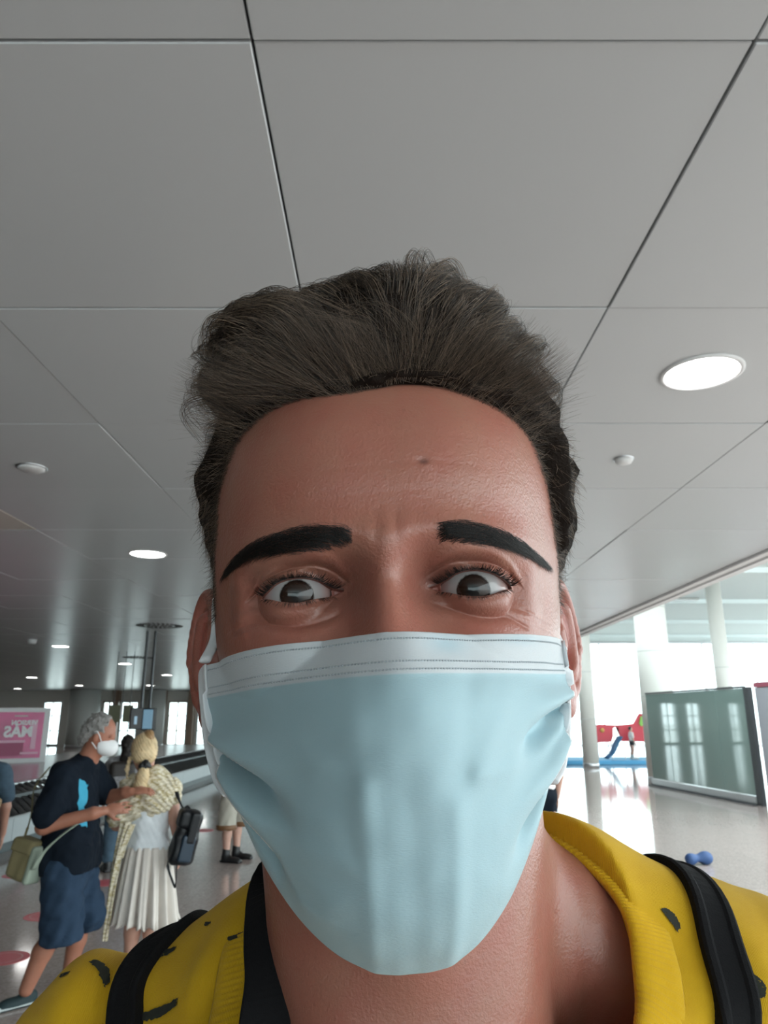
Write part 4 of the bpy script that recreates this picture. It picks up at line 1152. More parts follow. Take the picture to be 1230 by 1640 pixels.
MZ = lambda v: np.interp(v, [0, 0.14, 0.3, 0.6, 0.85, 1.0], [-19, -33.5, -51, -84, -112, -126])
MY = table([(-15, -20), (-19, -22.5), (-26, -28), (-36, -38), (-44, -41.5), (-60, -41), (-80, -37), (-95, -32), (-106, -26), (-115, -18), (-121, -10), (-127, 1)], 2.5)
def mask_pts(u, v, off=0.0):
    """u -1..1 across, v 0..1 down; head millimetres."""
    u = np.asarray(u, float); v = np.asarray(v, float) + 0 * u; u = u + 0 * v
    xl = np.interp(v, [0, .14, .5, 1], [-78.5, -77.5, -72, -63.5]); xr = np.interp(v, [0, .14, .5, 1], [78.5, 79.5, 75.5, 65.5])
    zl = np.interp(v, [0, .14, .5, 1], [-21.8, -36, -53, -73]); zr = np.interp(v, [0, .14, .5, 1], [-16.8, -31, -49, -70])
    yl = np.interp(v, [0, .14, .5, 1], [60, 59, 55, 47]); yr = yl - 2
    xc = 3.0; zc = MZ(v); yc = MY(zc)
    t = np.abs(u)
    xe = np.where(u < 0, xl, xr); ze = np.where(u < 0, zl, zr); ye = np.where(u < 0, yl, yr)
    x = xc + (xe - xc) * t
    p = np.interp(v, [0, .14, .3, .6, 1], [1.16, 1.28, 1.5, 1.75, 1.9])
    q = np.interp(v, [0, .14, .5, 1], [1.9, 1.9, 2.0, 2.2])
    ts = np.sqrt(t * t + 0.004) - math.sqrt(0.004) * (1 - t)
    y = yc + (ye - yc) * ts ** p
    z = zc + (ze - zc) * t ** q
    # cheeks fill the cloth beside the nose
    y = y - 3.0 * ga(t, 0.5, 0.18) * sg(v, 0.0, 0.1) * sg(v, 0.45, 0.15)
    # pleats, tucked in where the ear loops pull
    for sgn, vv, am, ln in ((-1, .56, 13, .44), (-1, .83, 12.0, .50), (1, .40, 12.0, .48), (1, .74, 12.0, .46)):
        w = sg(t, ln, 0.86) * (np.sign(u) == sgn)
        wid = 0.050 + 0.05 * (1 - t)
        dv = v - vv - 0.10 * (t - 0.9) * -1.0
        pl = am * w * (1 - 0.5 * sg(t, 0.93, 1.0)) * np.exp(-(dv / wid) ** 2) - 0.55 * am * w * np.exp(-((dv + 2.0 * wid) / (1.3 * wid)) ** 2)
        y = y + 0.75 * pl; x = x - sgn * 0.62 * pl * sg(t, 1.0, 0.93)
    # shallow pulls of the cloth
    for u0, v0, u1, v1, am, sd in ((-.92, .68, -.25, .66, -1.1, .03), (.92, .5, .30, .44, -1.7, .03), (.9, .56, .42, .62, -.9, .03), (-.9, .9, -.35, .86, -.9, .03),
                                   (-.17, .45, -.17, 1.0, -1.7, .05), (.21, .5, .22, 1.0, -1.7, .05), (.02, .45, .03, 1.0, 1.1, .07), (-.2, .16, -.19, .5, -.7, .05), (.3, .17, .22, .45, 1.0, .05), (.5, .2, .33, .42, -1.0, .05), (-.55, .93, -.25, .75, -.6, .03), (.6, .95, .32, .72, -.7, .03), (-.5, .25, -.22, .4, .8, .05)):
        dx, dy = u1 - u0, v1 - v0; L2 = dx * dx + dy * dy
        k = np.clip(((u - u0) * dx + (v - v0) * dy) / L2, 0, 1)
        d2 = (u - u0 - k * dx) ** 2 + (v - v0 - k * dy) ** 2
        y = y + am * np.exp(-d2 / sd ** 2)
    y = y + 0.35 * np.sin(9 * u + 14 * v) * np.sin(11 * v - 5 * u) * sg(v, 0.1, 0.3) + 0.25 * np.sin(23 * u + 3) * np.sin(31 * v + 4 * u)
    # upper band sits proud
    y = y - 0.9 * sg(v, 0.15, 0.135) * sg(v, -0.01, 0.01)
    return np.stack([x, y - off, z], -1)
def build_mask():
    nu, nv = 321, 241
    u = np.linspace(-1, 1, nu); v = np.concatenate([np.linspace(0, 0.2, 61, endpoint=False), np.linspace(0.2, 1, nv - 61)])
    U, W = np.meshgrid(u, v)
    A = mask_pts(U, W)
    # keep the cloth off the skin
    ax = A[..., 0] - xshift(A[..., 1]); fy = features(ax, A[..., 2], base_y(ax, A[..., 2])); on = np.abs(ax) < F_WIDE(A[..., 2]) - 0.3
    for it in range(5):
        g = (1.6, 1.4, 1.2, 1.0, 0.8)[it]
        A[..., 1] = np.where(on, np.minimum(A[..., 1], fy - g), A[..., 1])
        for _ in range(5 if it < 4 else 0): A[1:-1, 1:-1, 1] = 0.5 * A[1:-1, 1:-1, 1] + 0.125 * (A[:-2, 1:-1, 1] + A[2:, 1:-1, 1] + A[1:-1, :-2, 1] + A[1:-1, 2:, 1])
    global MASK_A, MASK_UV
    MASK_A, MASK_UV = A, (u, v)
    dA = np.gradient(A, axis=0); dB = np.gradient(A, axis=1); N = np.cross(dA, dB); N /= np.linalg.norm(N, axis=-1, keepdims=True) + 1e-9
    N *= np.sign(-N[..., 1:2] + 1e-9)
    B = A - N * 0.8
    V = np.concatenate([A.reshape(-1, 3), B.reshape(-1, 3)]); M = nu * nv
    i, j = np.meshgrid(np.arange(nv - 1), np.arange(nu - 1), indexing='ij')
    Q = np.stack([i * nu + j, (i + 1) * nu + j, (i + 1) * nu + j + 1, i * nu + j + 1], -1).reshape(-1, 4)
    rim = np.concatenate([np.arange(nu), np.arange(1, nv) * nu + nu - 1, (nv - 1) * nu + np.arange(nu - 2, -1, -1), np.arange(nv - 2, 0, -1) * nu])
    rn = np.roll(rim, -1); Q2 = np.stack([rim, rn, rn + M, rim + M], -1)
    o = obj_np('face_mask', h2w(V), [np.concatenate([Q, Q[:, ::-1] + M, Q2])], M_MASK, None, True)
    band = sg(W, 0.142, 0.136)[..., None]
    blue = np.array([0.345, 0.49, 0.54]); white = np.array([0.54, 0.575, 0.60])
    stain = (0.55 * np.exp(-((U - 0.22) / 0.10) ** 2 - ((W - 0.04) / 0.035) ** 2) + 0.35 * np.exp(-((U - 0.62) / 0.12) ** 2 - ((W - 0.02) / 0.02) ** 2))[..., None]
    c = blue * (1 - band) + (white * (1 - stain) + np.array([0.30, 0.48, 0.56]) * stain) * band
    c = np.concatenate([c.reshape(-1, 3), np.full((M, 3), 0.75)])
    ca = o.data.color_attributes.new('dye', 'FLOAT_COLOR', 'POINT')
    ca.data.foreach_set('color', np.concatenate([c, np.ones((2 * M, 1))], 1).astype(np.float32).ravel())
    return o
mask = build_mask(); keep(mask, man); mask['label'] = 'pale blue surgical mask with a white top band'
st = MB()
for vv in (0.022, 0.098, 0.126):
    us = np.arange(-0.97, 0.97, 0.0135)
    def on_mask(uu):
        k = int(np.abs(MASK_UV[1] - vv).argmin())
        return np.stack([np.interp(uu, MASK_UV[0], MASK_A[k, :, c]) - (0.30 if c == 1 else 0) for c in range(3)], -1)
    A, B = on_mask(us), on_mask(us + 0.0075)
    for a, b in zip(A, B):
        st.tube(np.stack([h2w(a), h2w((a + b) / 2), h2w(b)]), 0.00034, 4)
so = st.build('stitching', M_STITCH, mask, False); so['kind'] = 'stuff'
for s in (-1, 1):
    k_ = 0 if s < 0 else 1.5; lo = [(s * 64.5 + k_, 47, -74), (s * 70 + k_, 55, -69), (s * 75.5 + k_, 63, -56), (s * 80 + k_, 74, -40), (s * 84 + k_, 87, -28), (s * 86 + k_, 100, -20), (s * 83 + 2, 112, -12)]
    hi = [(s * 83 + 2, 112, -12), (s * 82 + 2, 114, 6), (s * 83 + 2, 104, 17), (s * 80 + 1, 88, 8), (s * 77.5 + 1, 74, -8), (s * 78.5, 60, -20)]
    c = spline(lo + hi[1:], 70)
    mb = MB().tube(h2w(c), 0.0014, 10, flat=(0.8, 2.0))
    mb.build('ear_loop', M_LOOP, mask, True)
    edge = MASK_A[::6, -2 if s > 0 else 1].copy(); 
    for _ in range(30): edge[1:-1] = (edge[:-2] + 2 * edge[1:-1] + edge[2:]) / 4
    edge[:, 1] -= 0.3
    MB().tube(h2w(edge), 0.0014, 8, flat=(0.5, 2.0)).build('edge_binding', M_LOOP, mask, True)

# ---- t-shirt
M_SHIRT = bpy.data.materials.new('mustard_jersey'); M_SHIRT.use_nodes = True
def shirt_nodes(m, base, dark, rib=None):
    nt = m.node_tree; b = nt.nodes['Principled BSDF']
    tc = nt.nodes.new('ShaderNodeTexCoord')
    n = nt.nodes.new('ShaderNodeTexNoise'); n.inputs['Scale'].default_value = 60; n.inputs['Detail'].default_value = 5; nt.links.new(tc.outputs['Object'], n.inputs['Vector'])
    mx = nt.nodes.new('ShaderNodeMix'); mx.data_type = 'RGBA'; mx.inputs['A'].default_value = dark + (1,); mx.inputs['B'].default_value = base + (1,)
    nt.links.new(n.outputs['Fac'], mx.inputs['Factor']); nt.links.new(mx.outputs['Result'], b.inputs['Base Color'])
    w = nt.nodes.new('ShaderNodeTexWave'); w.inputs['Scale'].default_value = 420; w.inputs['Distortion'].default_value = 2.0; w.bands_direction = 'X'
    nt.links.new(tc.outputs['Object'], w.inputs['Vector'])
    w2 = nt.nodes.new('ShaderNodeTexNoise'); w2.inputs['Scale'].default_value = 1400; nt.links.new(tc.outputs['Object'], w2.inputs['Vector'])
    ad = nt.nodes.new('ShaderNodeMath'); ad.operation = 'ADD'; nt.links.new(w.outputs['Fac'], ad.inputs[0]); nt.links.new(w2.outputs['Fac'], ad.inputs[1])
    bp = nt.nodes.new('ShaderNodeBump'); bp.inputs['Strength'].default_value = 0.35; bp.inputs['Distance'].default_value = 0.0006
    nt.links.new(ad.outputs[0], bp.inputs['Height']); nt.links.new(bp.outputs['Normal'], b.inputs['Normal'])
    set_in(b, 'Roughness', 0.85); set_in(b, 'Specular IOR Level', 0.2); set_in(b, 'Sheen Weight', 0.08)
shirt_nodes(M_SHIRT, (0.66, 0.40, 0.012), (0.53, 0.30, 0.008))
M_PRINT = mat('black_brush_print', (0.020, 0.022, 0.014), 0.85, noise=(300, 0.6))

SH = Field((-262, 270, -690), (300, 560, -30), 3.0)
SH.path([(40, 418, -66), (88, 426, -96), (150, 436, -132), (185, 440, -150)], [38, 40, 44, 48], 30)
SH.path([(-20, 418, -94), (-70, 428, -139), (-128, 440, -169), (-152, 444, -190)], [38, 38, 43, 46], 26)
SH.ell((12, 418, -330), (166, 104, 215), 40)
SH.box((12, 418, -520), (165, 100, 150), 90, 60); SH.cut((0, 0, -655), (0, 0, -1), 2)
SH.path([(25, 335, -175), (100, 362, -146), (165, 415, -140)], [16, 16, 22], 24)
SH.path([(0, 335, -180), (-85, 362, -166), (-140, 415, -170)], [16, 16, 22], 24)
# sleeves
SH.cone((188, 440, -152), (262, 432, -240), 54, 68, 26)
SH.cone((-140, 440, -196), (-186, 424, -330), 50, 66, 26)
SH.cone((276, 430, -268), (340, 424, -372), 62, 84, 2, sub=True); SH.cone((-192, 422, -348), (-222, 414, -460), 60, 80, 2, sub=True)
SH.ell((12, 350, -205), (84, 44, 44), 24); SH.ell((82, 354, -184), (42, 30, 34), 16)
SH.warp(waves(21, 9, 70, 2.0))
# folds: bunched cloth beside the straps and at the arm seams
def fold(a, b, am, wd):
    a, b = np.asarray(a, float), np.asarray(b, float); ab = b - a; L2 = ab @ ab
    def f(X, Y, Z):
        px, py, pz = X - a[0], Y - a[1], Z - a[2]
        t = np.clip((px * ab[0] + py * ab[1] + pz * ab[2]) / L2, 0, 1)
        d2 = (px - t * ab[0]) ** 2 + (py - t * ab[1]) ** 2 + (pz - t * ab[2]) ** 2
        return -am * np.exp(-d2 / (2 * wd * wd)) * np.sin(math.pi * np.clip(t * 0.9 + 0.05, 0, 1))
    SH.warp(f)
fold((-156, 475, -115), (-150, 360, -160), 11, 10)
fold((-141, 470, -112), (-134, 350, -155), -10, 7)
fold((176, 470, -95), (178, 360, -130), 11, 8)
fold((205, 470, -98), (206, 360, -135), 13, 9)
fold((190, 470, -98), (192, 360, -135), -10, 7)
fold((-180, 440, -135), (-165, 380, -190), 6, 9)
fold((-60, 430, -92), (-100, 370, -125), 4, 7)
fold((130, 430, -85), (110, 350, -140), 3, 9)
# neck opening
LOOP = np.array([(10, 474, -74), (50, 466, -66), (84, 440, -64), (110, 410, -78), (119, 388, -94), (112, 362, -112), (92, 338, -128), (62, 330, -149), (24, 328, -168), (-12, 330, -166), (-38, 334, -148), (-54, 354, -122), (-58, 390, -102), (-54, 430, -90), (-30, 462, -80)], float)
LP = spline(LOOP, 160, True)
cx, cy = 20.0, 395.0
lang = np.arctan2(LP[:, 1] - cy, LP[:, 0] - cx); lrad = np.hypot(LP[:, 1] - cy, LP[:, 0] - cx); od = np.argsort(lang)
def hole(X, Y, Z):
    a = np.arctan2(Y - cy, X - cx); rr = np.interp(a, lang[od], lrad[od], period=2 * math.pi)
    return np.maximum(np.hypot(X - cx, Y - cy) - rr, (-198 - Z)) + 0 * Z
SH.blend(hole, (-100, 290, -215), (140, 490, -30), 3, sub=True)
shirt = SH.build('t_shirt', M_SHIRT, None, 1.0, b2w); keep(shirt, man)
shirt['label'] = 'mustard yellow t-shirt with black brush marks'

# collar: a folded ribbed band on the opening
M_COLLAR = bpy.data.materials.new('mustard_rib'); M_COLLAR.use_nodes = True
shirt_nodes(M_COLLAR, (0.68, 0.41, 0.012), (0.56, 0.32, 0.008))
def build_collar():
    n = 900; L = spline(LOOP, n, True); L[:, 2] = L[:, 2]
    base = SH.snap(L, 0.0, 8)
    base[:, :2] = L[:, :2] * 0.6 + base[:, :2] * 0.4
    T = np.roll(base, -1, 0) - np.roll(base, 1, 0); T /= np.linalg.norm(T, axis=1, keepdims=True)
    ctr = np.array([cx, cy, 0]); rad = base - ctr; rad[:, 2] = 0; rad /= np.linalg.norm(rad, axis=1, keepdims=True)
    upv = np.array([0, 0, 1.0]) + 0 * rad
    prof = [(-3.0, -3), (-4.6, 3), (-4.4, 8), (-2.0, 10.6), (1.5, 10.2), (6, 7.0), (11, 3.2), (14.5, 0.6), (15.2, -2.0), (11, -1.5), (4, 2.5), (0, 2)]
    # spread along the local surface: outward = shirt tangent away from the neck
    Ng = SH.grad(SH.snap(base + rad * 14, 0.0, 8)); Ng = (Ng + np.roll(Ng, 6, 0) + np.roll(Ng, -6, 0)); Ng /= np.linalg.norm(Ng, axis=1, keepdims=True)
    outw = rad - Ng * (rad * Ng).sum(1, keepdims=True); outw /= np.linalg.norm(outw, axis=1, keepdims=True)
    rib = 0.45 * np.cos(np.arange(n) * math.pi / 2)
    m = len(prof)
    V = np.stack([base + outw * p[0] * 1.2 + Ng * (p[1] * 0.45 + (rib[:, None] if 2 <= k <= 6 else 0)) for k, p in enumerate(prof)], 1).reshape(-1, 3)
    i, j = np.meshgrid(np.arange(n), np.arange(m), indexing='ij')
    Q = np.stack([i * m + j, i * m + (j + 1) % m, ((i + 1) % n) * m + (j + 1) % m, ((i + 1) % n) * m + j], -1).reshape(-1, 4)
    obj_np('collar', b2w(V), [Q], M_COLLAR, shirt, True)
build_collar()

def print_mark(px, w, h, ang, seed):
    """A brush-stroke print laid on the cloth: px is a direction seen from the lens."""
    r = np.random.default_rng(seed)
    d = np.array([px[0], px[1], px[2]], float)
    c = SH.march((0, 0, 0), d, 900); N = SH.grad(c[None])[0]
    ez = np.array([0, -0.3, 1.0]); v = ez - N * (ez @ N); v /= np.linalg.norm(v); u = np.cross(v, N)
    ca_, sa = math.cos(ang), math.sin(ang); u, v = u * ca_ + v * sa, v * ca_ - u * sa
    nu, nv = 9, 22; V = []
    for a in range(nv):
        t = a / (nv - 1); wl = w * (0.35 + 0.75 * math.sin(math.pi * min(1, t * 0.8 + 0.12))) * (1 + 0.07 * r.normal()); sh = 0.04 * w * r.normal() + 0.35 * w * math.sin(3 * t)
        for b in range(nu):
            s = b / (nu - 1) - 0.5
            V.append(c + u * (s * wl + sh) + v * ((t - 0.5) * h + 0.03 * h * r.normal() * (a in (0, nv - 1))))
    V = SH.snap(np.array(V), 0.7, 8)
    i, j = np.meshgrid(np.arange(nv - 1), np.arange(nu - 1), indexing='ij')
    Q = np.stack([i * nu + j, i * nu + j + 1, (i + 1) * nu + j + 1, (i + 1) * nu + j], -1).reshape(-1, 4)
    gap = (r.random(len(Q)) < 0.05) & ((j.ravel() == 2) | (j.ravel() == 5))
    obj_np('print_mark', b2w(V), [Q[~gap]], M_PRINT, shirt, True)
def dirpx(u, v):
    a, b = u - 612.0, 820.0 - v
    return (a, FPX * math.cos(PITCH) - b * math.sin(PITCH), FPX * math.sin(PITCH) + b * math.cos(PITCH))
for u, v, w, h, a, sd in ((268, 1524, 4.2, 12, -0.5, 1), (258, 1618, 4.6, 23, -0.75, 2), (384, 1550, 5.5, 11, -0.6, 3), (378, 1500, 2.5, 8, -0.9, 4), (205, 1520, 3.6, 13, 0.3, 5), (1072, 1474, 4.5, 11, 0.25, 6), (992, 1608, 5, 23, -0.2, 7), (335, 1480, 2.2, 6, -0.8, 8), (158, 1560, 6, 16, -0.4, 9), (104, 1560, 2.6, 7, -0.5, 10), (1212, 1580, 4, 9, 0.3, 11)):
    print_mark(dirpx(u, v), w, h, a, sd)

# ---- bag straps that lie on the shirt
M_WEB = mat('black_webbing', (0.008, 0.008, 0.009), 0.85, spec=0.15, bump=(1200, 0.5, 0.0006))
def strap(name, pts, width, th, parent, lift=2.0, n=70, ridge=True, lay=True):
    """A woven band along points (body mm) that are dropped on to the shirt."""
    P = spline(pts, n)
    if lay: P = SH.snap(P, lift, 10)
    else:
        for q in range(12):
            for Fd in (SH, NECK): P = P + Fd.grad(P, 6.0) * np.clip(lift - Fd.val(P), 0, 6)[:, None]
            P[1:-1] = (P[:-2] + 2 * P[1:-1] + P[2:]) / 4
    for _ in range(4): P[1:-1] = (P[:-2] + 2 * P[1:-1] + P[2:]) / 4
    N = SH.grad(P, 8.0); T = np.gradient(P, axis=0); T /= np.linalg.norm(T, axis=1, keepdims=True)
    S = np.cross(T, N); S /= np.linalg.norm(S, axis=1, keepdims=True); N = np.cross(S, T)
    wv = np.broadcast_to(np.asarray(width, float), (n,)) if np.ndim(width) == 0 else np.interp(np.linspace(0, 1, n), np.linspace(0, 1, len(width)), width)
    prof = [(-.5, -.5), (-.5, .35), (-.43, .5), (-.30, .5), (-.22, .36), (.22, .36), (.30, .5), (.43, .5), (.5, .35), (.5, -.5)] if ridge else [(-.5, -.5), (-.5, .3), (-.46, .5), (.46, .5), (.5, .3), (.5, -.5)]
    m = len(prof)
    V = np.stack([P + S * (p[0] * wv[:, None]) + N * (p[1] * th) for p in prof], 1).reshape(-1, 3)
    i, j = np.meshgrid(np.arange(n - 1), np.arange(m), indexing='ij')
    Q = np.stack([i * m + j, i * m + (j + 1) % m, (i + 1) * m + (j + 1) % m, (i + 1) * m + j], -1).reshape(-1, 4)
    Q = np.concatenate([Q]);
    e = [np.array([list(range(m))]), np.array([[(n - 1) * m + k for k in range(m)][::-1]])]
    return obj_np(name, b2w(V), [Q] + e, M_WEB, parent, False)
pack = thing('backpack', 'black backpack on the back of the man in yellow, its straps over both his shoulders', 'backpack', (0.012, 0.57, 1.05))
BP = Field((-170, 505, -620), (200, 700, -90), 6.0)
BP.box((14, 600, -350), (140, 78, 225), 55, 0); BP.box((14, 668, -430), (105, 26, 110), 20, 12)
keep(BP.build('bag_body', M_WEB, None, 1.0, b2w), pack)
keep(strap('strap', [(-90, 520, -150), (-100, 478, -112), (-113, 440, -100), (-126, 405, -120), (-128, 378, -140), (-120, 350, -180), (-115, 330, -240), (-120, 318, -320)], 17, 7, None), pack)
keep(strap('strap', [(120, 520, -130), (140, 478, -100), (155, 440, -92), (161, 405, -110), (157, 375, -130), (148, 350, -170), (140, 330, -240), (140, 318, -320)], 20, 7, None), pack)
sling = thing('sling_strap', 'wide flat black strap running down beside the neck on the yellow shirt', 'strap', (-0.05, 0.35, 1.5))
keep(strap('strap_band', [(-20, 468, -82), (-40, 430, -78), (-47, 388, -84), (-48, 362, -102), (-48, 345, -122), (-46, 333, -152), (-42, 322, -200), (-36, 312, -260)], (14, 16, 17, 20, 23, 26, 27), 2.0, None, 2.5, ridge=False, lay=False), sling)

# ---- trousers and shoes, below the picture
M_JEAN = mat('dark_jeans', (0.02, 0.03, 0.05), 0.9, bump=(300, .3, .002))
F = Field((-220, 280, -1640), (250, 560, -600), 9.0)
F.box((12, 418, -680), (158, 96, 70), 60, 0)
for q in (-1, 1): F.path([(12 + q * 82, 418, -720), (12 + q * 92, 410, -1130), (12 + q * 98, 425, -1575)], [92, 68, 56], 40)
F.cut((0, 0, -1575), (0, 0, -1)); F.cut((0, 0, -612), (0, 0, 1))
keep(F.build('trousers', M_JEAN, None, 1.0, b2w), man)
for q in (-1, 1):
    F = Field((-160, 220, -1656), (190, 500, -1540), 6.0); x = 12 + q * 98
    F.ell((x, 435, -1600), (42, 52, 45), 10); F.ell((x + q * 6, 350, -1622), (46, 105, 30), 25); F.box((x + q * 4, 375, -1640), (46, 125, 10), 9, 8)
    keep(F.build('shoe', M_WEB, None, 1.0, b2w), man)
# ================================================================ people and bags behind
def plain_skin(name, c, r=0.5):
    return mat(name, c, r, noise=(25, 0.12), sss=(0.08, (1.0, .4, .25), 0.01))
M_TAN = plain_skin('weathered_skin', (0.36, 0.15, 0.095)); M_FAIR = plain_skin('fair_skin', (0.50, 0.27, 0.20)); M_PALE2 = plain_skin('light_skin', (0.55, 0.33, 0.26))
def nrm(v): v = np.asarray(v, float); return v / np.linalg.norm(v)
def hand(F, wrist, fwd, back, k=0.012, L=0.185, curl=0.35, thumb=1):
    """Palm, four unequal fingers and a thumb; back = direction the back of the hand faces."""
    w = np.asarray(wrist, float); f = nrm(fwd); b = nrm(np.asarray(back, float) - f * np.dot(back, f)); s = np.cross(f, b)
    c = w + f * L * 0.26
    F.ell(c, (L * .30, L * .22, L * .085), k, np.stack([f, s, b], 1))
    for i, (o, l) in enumerate(((-.16, .36), (-.055, .42), (.05, .39), (.15, .30))):
        p0 = w + f * L * .46 + s * L * o; p1 = p0 + nrm(f - b * curl * .4 + s * o * .5) * L * l * .5; p2 = p1 + nrm(f - b * curl * 1.6) * L * l * .5
        F.path([p0, p1, p2], [.0090, .0080, .0068], .004)
    p0 = w + f * L * .14 - s * L * .16 * thumb; p1 = p0 + nrm(f * .7 - s * .8 * thumb - b * .2) * L * .22; p2 = p1 + nrm(f - s * .15 * thumb - b * .3) * L * .18
    F.path([p0, p1, p2], [.013, .010, .008], .008)
def head(F, c, fwd, up, k=0.02, s=1.0):
    """Skull, face, nose, chin, ears, brow; c = centre of the skull."""
    f = nrm(fwd); u = nrm(np.asarray(up, float) - f * np.dot(up, f)); r = np.cross(f, u); R = np.stack([f, r, u], 1); c = np.asarray(c, float)
    P = lambda a, b, d: c + (f * a + r * b + u * d) * s
    F.ell(P(-.012, 0, .018), (.098 * s, .077 * s, .100 * s), k, R)
    F.ell(P(.028, 0, -.045), (.066 * s, .060 * s, .082 * s), .03, R)
    F.ell(P(.055, 0, -.105), (.026 * s, .028 * s, .020 * s), .02, R)
    F.cone(P(.086, 0, .002), P(.112, 0, -.044), .008 * s, .015 * s, .014)
    F.ell(P(.082, .030, .014), (.012, .026, .009), .012, R).ell(P(.082, -.030, .014), (.012, .026, .009), .012, R)
    F.ell(P(.088, .031, -.002), (.010, .013, .008), .004, R, sub=True).ell(P(.088, -.031, -.002), (.010, .013, .008), .004, R, sub=True)
    F.ell(P(.088, 0, -.072), (.012, .022, .006), .008, R)
    for q in (-1, 1): F.ell(P(-.002, .080 * q, -.02), (.018 * s, .009 * s, .032 * s), .006, R)
    return P, R
def shoe(F, heel, toe, up=(0, 0, 1), w=.042, hgt=.055):
    h, t = np.asarray(heel, float), np.asarray(toe, float); f = nrm(t - h); L = np.linalg.norm(t - h); u = nrm(np.asarray(up, float) - f * np.dot(up, f)); r = np.cross(f, u); R = np.stack([f, r, u], 1)
    F.ell(h + f * L * .25 + u * hgt * .75, (L * .26, w * .85, hgt * .8), .015, R)
    F.ell(h + f * L * .62 + u * hgt * .52, (L * .42, w, hgt * .55), .02, R)
    F.box(h + f * L * .5 + u * .014, (L * .52, w, .014), .012, .01, R)
def finish(o, t, kind=None):
    keep(o, t); return o
def loop_mesh(rings):
    """Skin over closed rings (m, n, 3)."""
    V = np.asarray(rings); m, n = V.shape[:2]
    i, j = np.meshgrid(np.arange(m - 1), np.arange(n), indexing='ij')
    Q = np.stack([i * n + j, i * n + (j + 1) % n, (i + 1) * n + (j + 1) % n, (i + 1) * n + j], -1).reshape(-1, 4)
    return V.reshape(-1, 3), Q
H = 0.0085

# ---- grey-haired man, leaning towards the woman, seen from the side
m1 = thing('person', 'grey-haired man in navy t-shirt, blue shorts and white mask, touching the blonde woman', 'person', (-1.98, 5.12, 0))
F = Field((-2.35, 4.75, -0.02), (-1.52, 5.5, 1.75), H)
hf, hu = (0.93, 0.05, -0.36), (0.36, 0.0, 0.93)
Pm, Rm = head(F, (-1.872, 5.12, 1.545), hf, hu)
F.cone((-1.95, 5.13, 1.37), (-1.895, 5.12, 1.49), .070, .062, .03)
F.ell((-2.02, 5.14, 1.18), (.13, .19, .20), .05).ell((-2.0, 5.14, .92), (.13, .17, .20), .05).ell((-2.0, 5.14, .76), (.13, .17, .12), .04)
F.path([(-2.03, 4.95, 1.29), (-2.09, 4.90, 1.00), (-1.80, 4.93, 1.075), (-1.745, 4.95, 1.085)], [.058, .046, .036, .028], .02)
F.path([(-1.97, 5.33, 1.29), (-1.86, 5.36, 1.13), (-1.72, 5.27, 1.165), (-1.68, 5.25, 1.17)], [.056, .044, .036, .029], .02)
hand(F, (-1.735, 4.955, 1.088), (0.92, 0.25, 0.12), (-.1, -1, .3), curl=.5, thumb=-1)
hand(F, (-1.68, 5.25, 1.172), (0.9, 0.15, 0.05), (-.2, -.5, 1), curl=.5, thumb=1)
F.path([(-2.0, 5.04, .74), (-1.975, 5.02, .44), (-2.06, 5.02, .28), (-2.125, 5.0, .085)], [.088, .062, .058, .040], .02)
F.path([(-2.0, 5.24, .74), (-1.93, 5.27, .44), (-1.955, 5.28, .28), (-1.985, 5.28, .085)], [.088, .062, .058, .040], .02)
finish(F.build('body', M_TAN), m1)
M_GREYH = mat('grey_curly_hair', (0.27, 0.26, 0.25), 0.7, noise=(60, 0.6), bump=(160, 0.9, 0.01))
F = Field((-2.08, 4.95, 1.35), (-1.7, 5.3, 1.75), 0.006)
F.ell(Pm(-.026, 0, .034), (.094, .088, .098), 0, Rm).ell(Pm(-.075, 0, -.02), (.050, .082, .070), .03, Rm)
F.ell(Pm(-.085, 0, -.075), (.034, .06, .04), .03, Rm)
F.warp(waves(31, 12, .035, .006)); F.warp(waves(32, 10, .016, .003))
F.cut(Pm(.042, 0, .09), np.array(Rm[:, 0]) * .9 + np.array(Rm[:, 2]) * .10, .01)
F.ell(Pm(.035, 0, -.06), (.075, .2, .075), .01, Rm, sub=True)
F.ell(Pm(.075, 0, .075), (.062, .062, .07), .01, Rm, sub=True)
finish(F.build('hair', M_GREYH), m1)
M_FFP = mat('white_respirator', (0.78, 0.79, 0.80), 0.7)
F = Field((-1.95, 4.98, 1.32), (-1.66, 5.26, 1.60), 0.005)
F.ell(Pm(.052, 0, -.062), (.085, .074, .060), 0, Rm).ell(Pm(.108, 0, -.055), (.035, .035, .045), .03, Rm)
F.cut(Pm(.028, 0, -.06), -np.array(Rm[:, 0]) - .3 * np.array(Rm[:, 2]), .01)
mk = F.build('respirator_mask', M_FFP); finish(mk, m1)
for q in (1, -1):
    MB().tube([Pm(.045, .074 * q, -.032), Pm(.02, .082 * q, .0), Pm(-.004, .088 * q, .02), Pm(-.02, .086 * q, .01)], .0035, 6).build('ear_loop', M_FFP, mk, True)
    MB().tube([Pm(.035, .072 * q, -.085), Pm(.012, .084 * q, -.066), Pm(-.008, .086 * q, -.055)], .0035, 6).build('ear_loop', M_FFP, mk, True)
M_NAVY = mat('navy_cotton', (0.006, 0.010, 0.017), 0.9, spec=0.15, noise=(10, 0.25)); M_CYAN = mat('cyan_print', (0.03, 0.33, 0.50), 0.7); M_SHORT = mat('blue_denim_shorts', (0.022, 0.042, 0.075), 0.9, spec=0.2, noise=(40, 0.12), bump=(90, .3, .004))
F = Field((-2.35, 4.75, 0.6), (-1.6, 5.55, 1.5), H)
F.ell((-2.025, 5.14, 1.18), (.150, .205, .21), .05).ell((-2.0, 5.14, .95), (.160, .19, .22), .06).box((-2.0, 5.14, .80), (.165, .195, .14), .10, .06)
